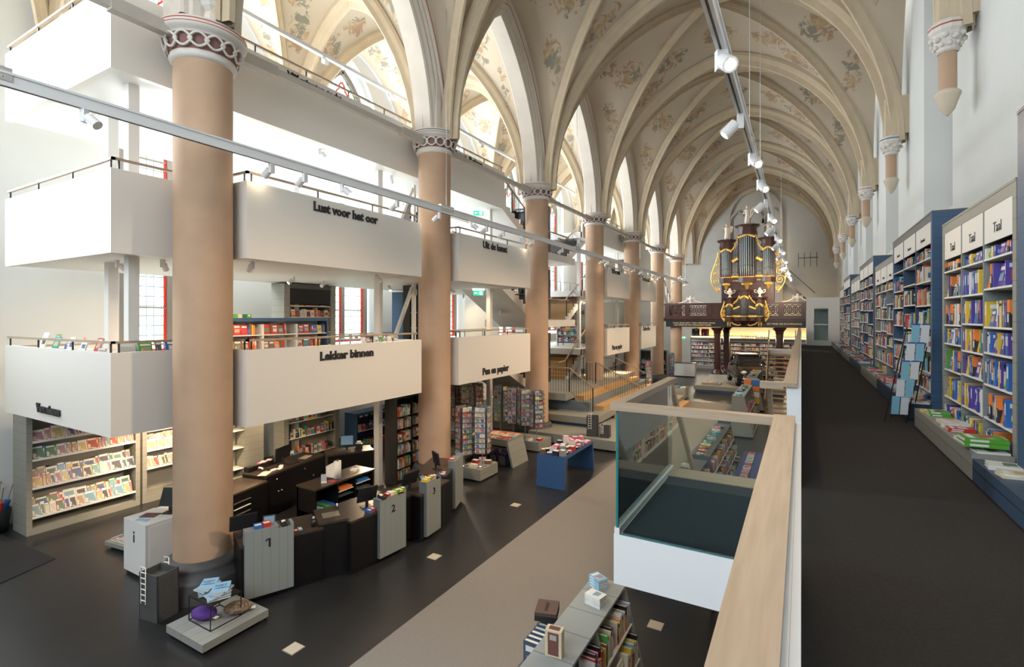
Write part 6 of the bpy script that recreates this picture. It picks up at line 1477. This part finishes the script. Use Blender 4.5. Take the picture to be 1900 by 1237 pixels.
def figure(label, x, y, z, h, harp=False, trumpet=False, wings=False, mirror=1):
    """carved white statue: draped body, head, arms"""
    t = thing('statue', label, 'statue', (x, y, z)); k = h/1.7; s = mirror
    m = MB(); m.lathe([(.0, 0), (.26*k, 0), (.24*k, .08*k), (.18*k, .10*k), (.20*k, .3*k), (.17*k, .6*k), (.14*k, .9*k), (.20*k, 1.15*k), (.19*k, 1.32*k), (.08*k, 1.40*k), (.06*k, 1.46*k)], 14)
    for i in range(6): a = i*1.1; m.tube([(.2*k*cos(a), .2*k*sin(a), .08*k), (.17*k*cos(a+.3), .17*k*sin(a+.3), .6*k), (.15*k*cos(a+.5), .15*k*sin(a+.5), 1.1*k)], .035*k, 5)
    m.ball((0, -.02*k, 1.56*k), (.10*k, .11*k, .13*k), 12); m.ball((0, .02*k, 1.62*k), (.115*k, .12*k, .10*k), 10)
    m.ball((0, -.13*k, 1.55*k), .022*k, 6)
    sh = lambda q: (q*.18*k, 0, 1.30*k)
    if harp: m.tube([sh(s), (s*.34*k, -.12*k, 1.12*k), (s*.50*k, -.2*k, 1.25*k)], [.06*k, .05*k, .035*k], 7); m.tube([sh(-s), (-s*.30*k, -.1*k, 1.0*k), (s*.1*k, -.24*k, 1.05*k)], [.06*k, .05*k, .035*k], 7)
    elif trumpet: m.tube([sh(-1), (-.45*k, -.12*k, 1.35*k), (-.72*k, -.2*k, 1.3*k)], [.06*k, .05*k, .035*k], 7); m.tube([sh(1), (.3*k, -.08*k, 1.0*k), (.15*k, -.2*k, .85*k)], [.06*k, .05*k, .035*k], 7)
    else: m.tube([sh(-1), (-.34*k, -.1*k, 1.1*k), (-.25*k, -.25*k, 1.25*k)], [.06*k, .05*k, .035*k], 7); m.tube([sh(1), (.34*k, -.1*k, 1.1*k), (.3*k, -.22*k, .95*k)], [.06*k, .05*k, .035*k], 7)
    m.build('carved_body', STATUE, t)
    if wings:
        w = MB()
        for q in (1,): w.add([(q*.1*k, .12*k, 1.2*k), (q*.35*k, .2*k, 1.5*k), (q*.62*k, .22*k, 1.45*k), (q*.60*k, .2*k, 1.1*k), (q*.42*k, .16*k, .75*k), (q*.15*k, .12*k, .85*k), (q*.1*k, .18*k, 1.2*k), (q*.35*k, .26*k, 1.5*k), (q*.62*k, .28*k, 1.45*k), (q*.60*k, .26*k, 1.1*k), (q*.42*k, .22*k, .75*k), (q*.15*k, .18*k, .85*k)], [(0, 1, 2, 3, 4, 5), (11, 10, 9, 8, 7, 6)]+[(i, (i+1) % 6, 6+(i+1) % 6, 6+i) for i in range(6)])
        w.build('wing', STATUE, t)
    if harp:
        w = MB(); w.tube([(.25*k, -.2*k, .55*k), (1.0*k, -.25*k, 1.75*k)], .035*k, 7); w.tube([(.25*k, -.2*k, .55*k), (.30*k, -.2*k, 1.0*k), (.42*k, -.2*k, 1.35*k), (.7*k, -.22*k, 1.45*k), (1.0*k, -.25*k, 1.75*k)], .04*k, 7)
        for i in range(6): u = (i+1)/7; w.tube([(.25*k+.75*k*u, -.22*k, .55*k+1.2*k*u), (.28*k+.55*k*u, -.22*k, .95*k+.55*k*u)], .008*k, 4)
        w.build('harp', STATUE, t)
    if trumpet: MB().tube([(-.15*k, -.2*k, 1.5*k), (-1.1*k, -.3*k, 1.15*k), (-1.2*k, -.3*k, 1.11*k)], [.02*k, .035*k, .08*k], 8).build('trumpet', GOLD, t)
    MB().box(-.28*k, .28*k, -.28*k, .28*k, -.0, .06*k).build('base', STATUE, t)
    return t
figure('white statue of a harp player on the central organ tower', OX, OYY+.15, 11.96, 1.55, harp=True)
figure('white winged statue blowing a trumpet on the left organ tower', OX-1.5, OYY+.15, 10.86, 1.3, trumpet=True, wings=True)
figure('white winged statue on the right organ tower', OX+1.5, OYY+.15, 10.86, 1.35, wings=True)
# choir organ hanging on the balustrade
CX, CY = -3.80, 42.62
t = thing('choir_organ', 'small gilded organ case hanging on the front of the gallery balustrade', 'organ', (CX, CY, 4.0))
case = MB(); P = t; z_ = lambda z: z-4.0
tower(case, t, 0, .56, z_(4.75), z_(6.35), z_(6.82), 0, .4, .0); tower(case, t, -1.05, .42, z_(4.75), z_(5.75), z_(6.22), 0, .4, 0); tower(case, t, 1.05, .42, z_(4.75), z_(5.75), z_(6.22), 0, .4, 0)
case.box(-1.3, 1.3, .1, .38, z_(4.45), z_(5.9)); case.box(-.3, .3, .1, .38, z_(5.9), z_(6.4)); case.box(-1.32, 1.32, -.02, .38, z_(4.38), z_(4.62)); case.lathe([(.02, -.35), (.3, -.3), (.62, -.1), (.7, 0)], 12, (0, .05, z_(4.42)))
case.build('case', MAHO, t)
pipes(P, -.26, .26, 7, z_(4.78), lambda u: z_(6.3), -.02, .2)
for s in (-1, 1):
    pipes(P, s*1.05-.2, s*1.05+.2, 5, z_(4.78), lambda u: z_(5.72), -.02, .18)
    a, b = (-.80, -.33) if s < 0 else (.33, .80)
    pipes(P, a, b, 6, z_(4.78), lambda u, s=s: z_(5.35)-s*u*.12, .02, 0); pipes(P, a, b, 6, z_(5.5), lambda u, s=s: z_(5.95)-s*u*.25, .02, 0)
    g = MB(); crest(g, s*.82, s*.33, z_(5.75), z_(6.30), -.05, 1); g.build('gilded_crest', GOLD, t); MB().bar((s*.33, -.05, z_(5.52)), (s*.80, -.05, z_(5.32)), .05, .12).build('gilded_panel', GOLD, t)
    g = MB(); crest(g, s*.33, s*.80, z_(4.74), z_(4.74), -.05); g.build('gilded_crest', GOLD, t)
    wg = MB(); scrollwork(wg, s*1.34, z_(4.35), z_(5.95), s, .1, .34); wg.build('gilded_side_wing', GOLD, t)
    MB().tube([(s*.1, -.1, z_(4.2)), (s*.4, -.12, z_(4.05)), (s*.75, -.12, z_(4.15)), (s*1.0, -.1, z_(4.4))], .06, 7).build('gilded_garland', GOLD, t)
    for dx in (-.08, .08): MB().lathe([(.02, -.42), (.06, -.3), (.09, 0)], 8, (s*1.08+dx, -.05, z_(4.38))).build('gilded_tassel', GOLD, t)
def urn(label, x, y, z, k=1.0):
    t = thing('urn', label, 'urn', (x, y, z)); m = MB(); m.lathe([(0, 0), (.14*k, 0), (.14*k, .04*k), (.06*k, .1*k), (.07*k, .16*k), (.20*k, .3*k), (.22*k, .45*k), (.13*k, .5*k), (.10*k, .55*k), (.06*k, .66*k), (0, .7*k)], 14); m.build('vase', STATUE, t)
    m = MB()
    for s in (-1, 1): m.tube([(s*.16*k, 0, .28*k), (s*.34*k, 0, .36*k), (s*.36*k, 0, .52*k), (s*.24*k, 0, .50*k)], .035*k, 7)
    m.build('handles', STATUE, t); return t
urn('white urn on the left tower of the small organ', CX-1.05, CY+.15, 6.23, 1.05); urn('white urn on the right tower of the small organ', CX+1.05, CY+.15, 6.23, 1.05)
for x, lb in ((-7.85, 'left'), (-.25, 'right')):
    t = urn('white garlanded urn on the %s half of the gallery balustrade' % lb, x, GY+.1, 5.83, .9)
    m = MB()
    for s in (-1, 1): m.tube([(s*.15, 0, .42), (s*.35, 0, .18), (s*.65, 0, .05), (s*1.0, 0, .02)], [.05, .07, .06, .03], 8)
    m.build('garland', STATUE, t)
# gallery columns
for i, (x, y, lb) in enumerate(((-5.86, 43.5, 'front left'), (-5.55, 46.6, 'behind the front left one'), (-1.45, 43.6, 'right, behind the open staircase'), (-1.5, 46.6, 'rear right'))):
    t = thing('gallery_column', 'dark mahogany column under the organ gallery, '+lb, 'column', (x, y, 0))
    MB().lathe([(.46, 0), (.46, .35), (.36, .40), (.36, .48), (.27, .55)], 20).build('base', MAHO, t)
    MB().lathe([(.25, .55), (.25, 3.40)], 20).build('shaft', MAHO, t)
    MB().lathe([(.25, 3.38), (.30, 3.45), (.28, 3.55), (.40, 3.70), (.46, 3.76), (.46, 3.86)], 20).build('capital', MAHO, t)
# stair frame beside the organ
t = thing('organ_stair', 'dark steep stair with railing behind the right side of the organ', 'stairs', (-1.2, 44.5, 5.8)); m = MB(); m.bar((0, 0, 1.8), (1.7, 0, 0), .08, .2); m.bar((.3, 0, 2.6), (2.1, 0, .7), .05, .06); m.bar((1.0, 0, 3.4), (2.3, 0, 3.4), .05, .06)
for i in range(4): m.bar((1.0+i*.4, 0, 2.7), (1.0+i*.4, 0, 3.8), .04, .04)
m.build('frame', BLACK, t)
# ================================================================ SHELVES UNDER THE GALLERY
WI = mat('warm_back', (.50, .47, .42), .6)
bookcase('wide white-shelved bookcase under the gallery, left of the dark columns', -8.95, 49.0, 0, 0, 3.3, .5, 2.75, 2, GREY, None, WI, [.3, .7, 1.1, 1.45, 1.8, 2.15], .30, .08, .25, 'left bookcase under the gallery', None, 'mix', .5, (.5, .95), ['white', 'black', 'cream', 'brown', 'pink', 'white'], empt=.1)
bookcase('wide white-shelved bookcase under the gallery behind the car', -5.6, 49.0, 0, 0, 6.2, .5, 2.75, 5, GREY, None, WI, [.3, .7, 1.1, 1.45, 1.8, 2.15], .30, .08, .25, 'bookcase behind the car', None, 'mix', .5, (.7, .98), ['red', 'white', 'cream', 'orange', 'green', 'white', 'pink'], empt=.05)
struct('trim_cove_light', MB().box(-8.9, 2.4, 49.25, 49.35, 2.86, 2.92), emit('cove_glow', (1, .72, .30), 9))
struct('wall_under_gallery', MB().box(-9.0, 2.5, 49.9, 50.05, 0, 3.85), mat('cream_wall', (.62, .56, .42), .7))
area('cove_light', (-3.5, 49.55, 2.95), (radians(180), 0, 0), 10, .3, 60, (1, .75, .4))
area('shelf_strip_light', (-4.0, 48.75, 2.72), (radians(-50), 0, 0), 9.5, .15, 170, (1, .86, .66))
t = thing('shop_sign', 'dark lettering reading lekker buiten on top of the bookcase behind the car', 'sign', (-4.6, 48.95, 2.80)); q = MB(); letters(q, 'lekker buiten', .40, (0, 0, 0), (1, 0, 0), .03, .004, width=2.1); q.build('lettering', TXT, t)
t = thing('arched_niche', 'cream arched light niche above the lettering behind the car', 'sign board', (-3.5, 49.2, 2.85)); MB().prism([(-.0, 0), (1.35, 0), (1.35, .45), (1.0, .55), (.35, .55), (0, .45)], 1, 0, .05).build('board', emit('niche_glow', (1, .82, .5), .9), t)
def hang_sign(label, x, y, z, w, h, m_, txt, glyph):
    t = thing('hanging_sign', label, 'sign', (x, y, z)); MB().box(0, w, 0, .03, 0, h).build('board', m_, t); q = MB()
    if glyph == 'lift': q.box(.25, .47, -.006, 0, .45, .70); q.box(.12, w-.12, -.003, 0, .0+.36, .37); letters(q, 'Lift', .20, (.28, -.005, .08), (1, 0, 0), .004, .004); q.prism([(.06, .14), (.18, .22), (.18, .06)], 1, -.006, 0)
    else: letters(q, 'i', .62, (.44, -.005, .08), (1, 0, 0), .004, .03); q.prism([(.12, .3), (.22, .3), (.22, .12), (.29, .12), (.17, .02), (.05, .12), (.12, .12)], 1, -.006, 0)
    q.build('pictogram', PAPERW, t)
    MB().box(w*.2, w*.2+.01, .01, .02, h, h+.55).box(w*.8, w*.8+.01, .01, .02, h, h+.55).build('hangers', METAL, t)
hang_sign('navy hanging sign reading Lift under the gallery', -8.55, 47.6, 3.03, .64, .62, mat('sign_navy', (.01, .035, .09), .5), 'Lift', 'lift')
hang_sign('magenta hanging sign with a white i under the gallery', -7.75, 47.6, 3.03, .64, .62, mat('sign_magenta', (.55, .01, .09), .5), 'i', 'i')
flush()
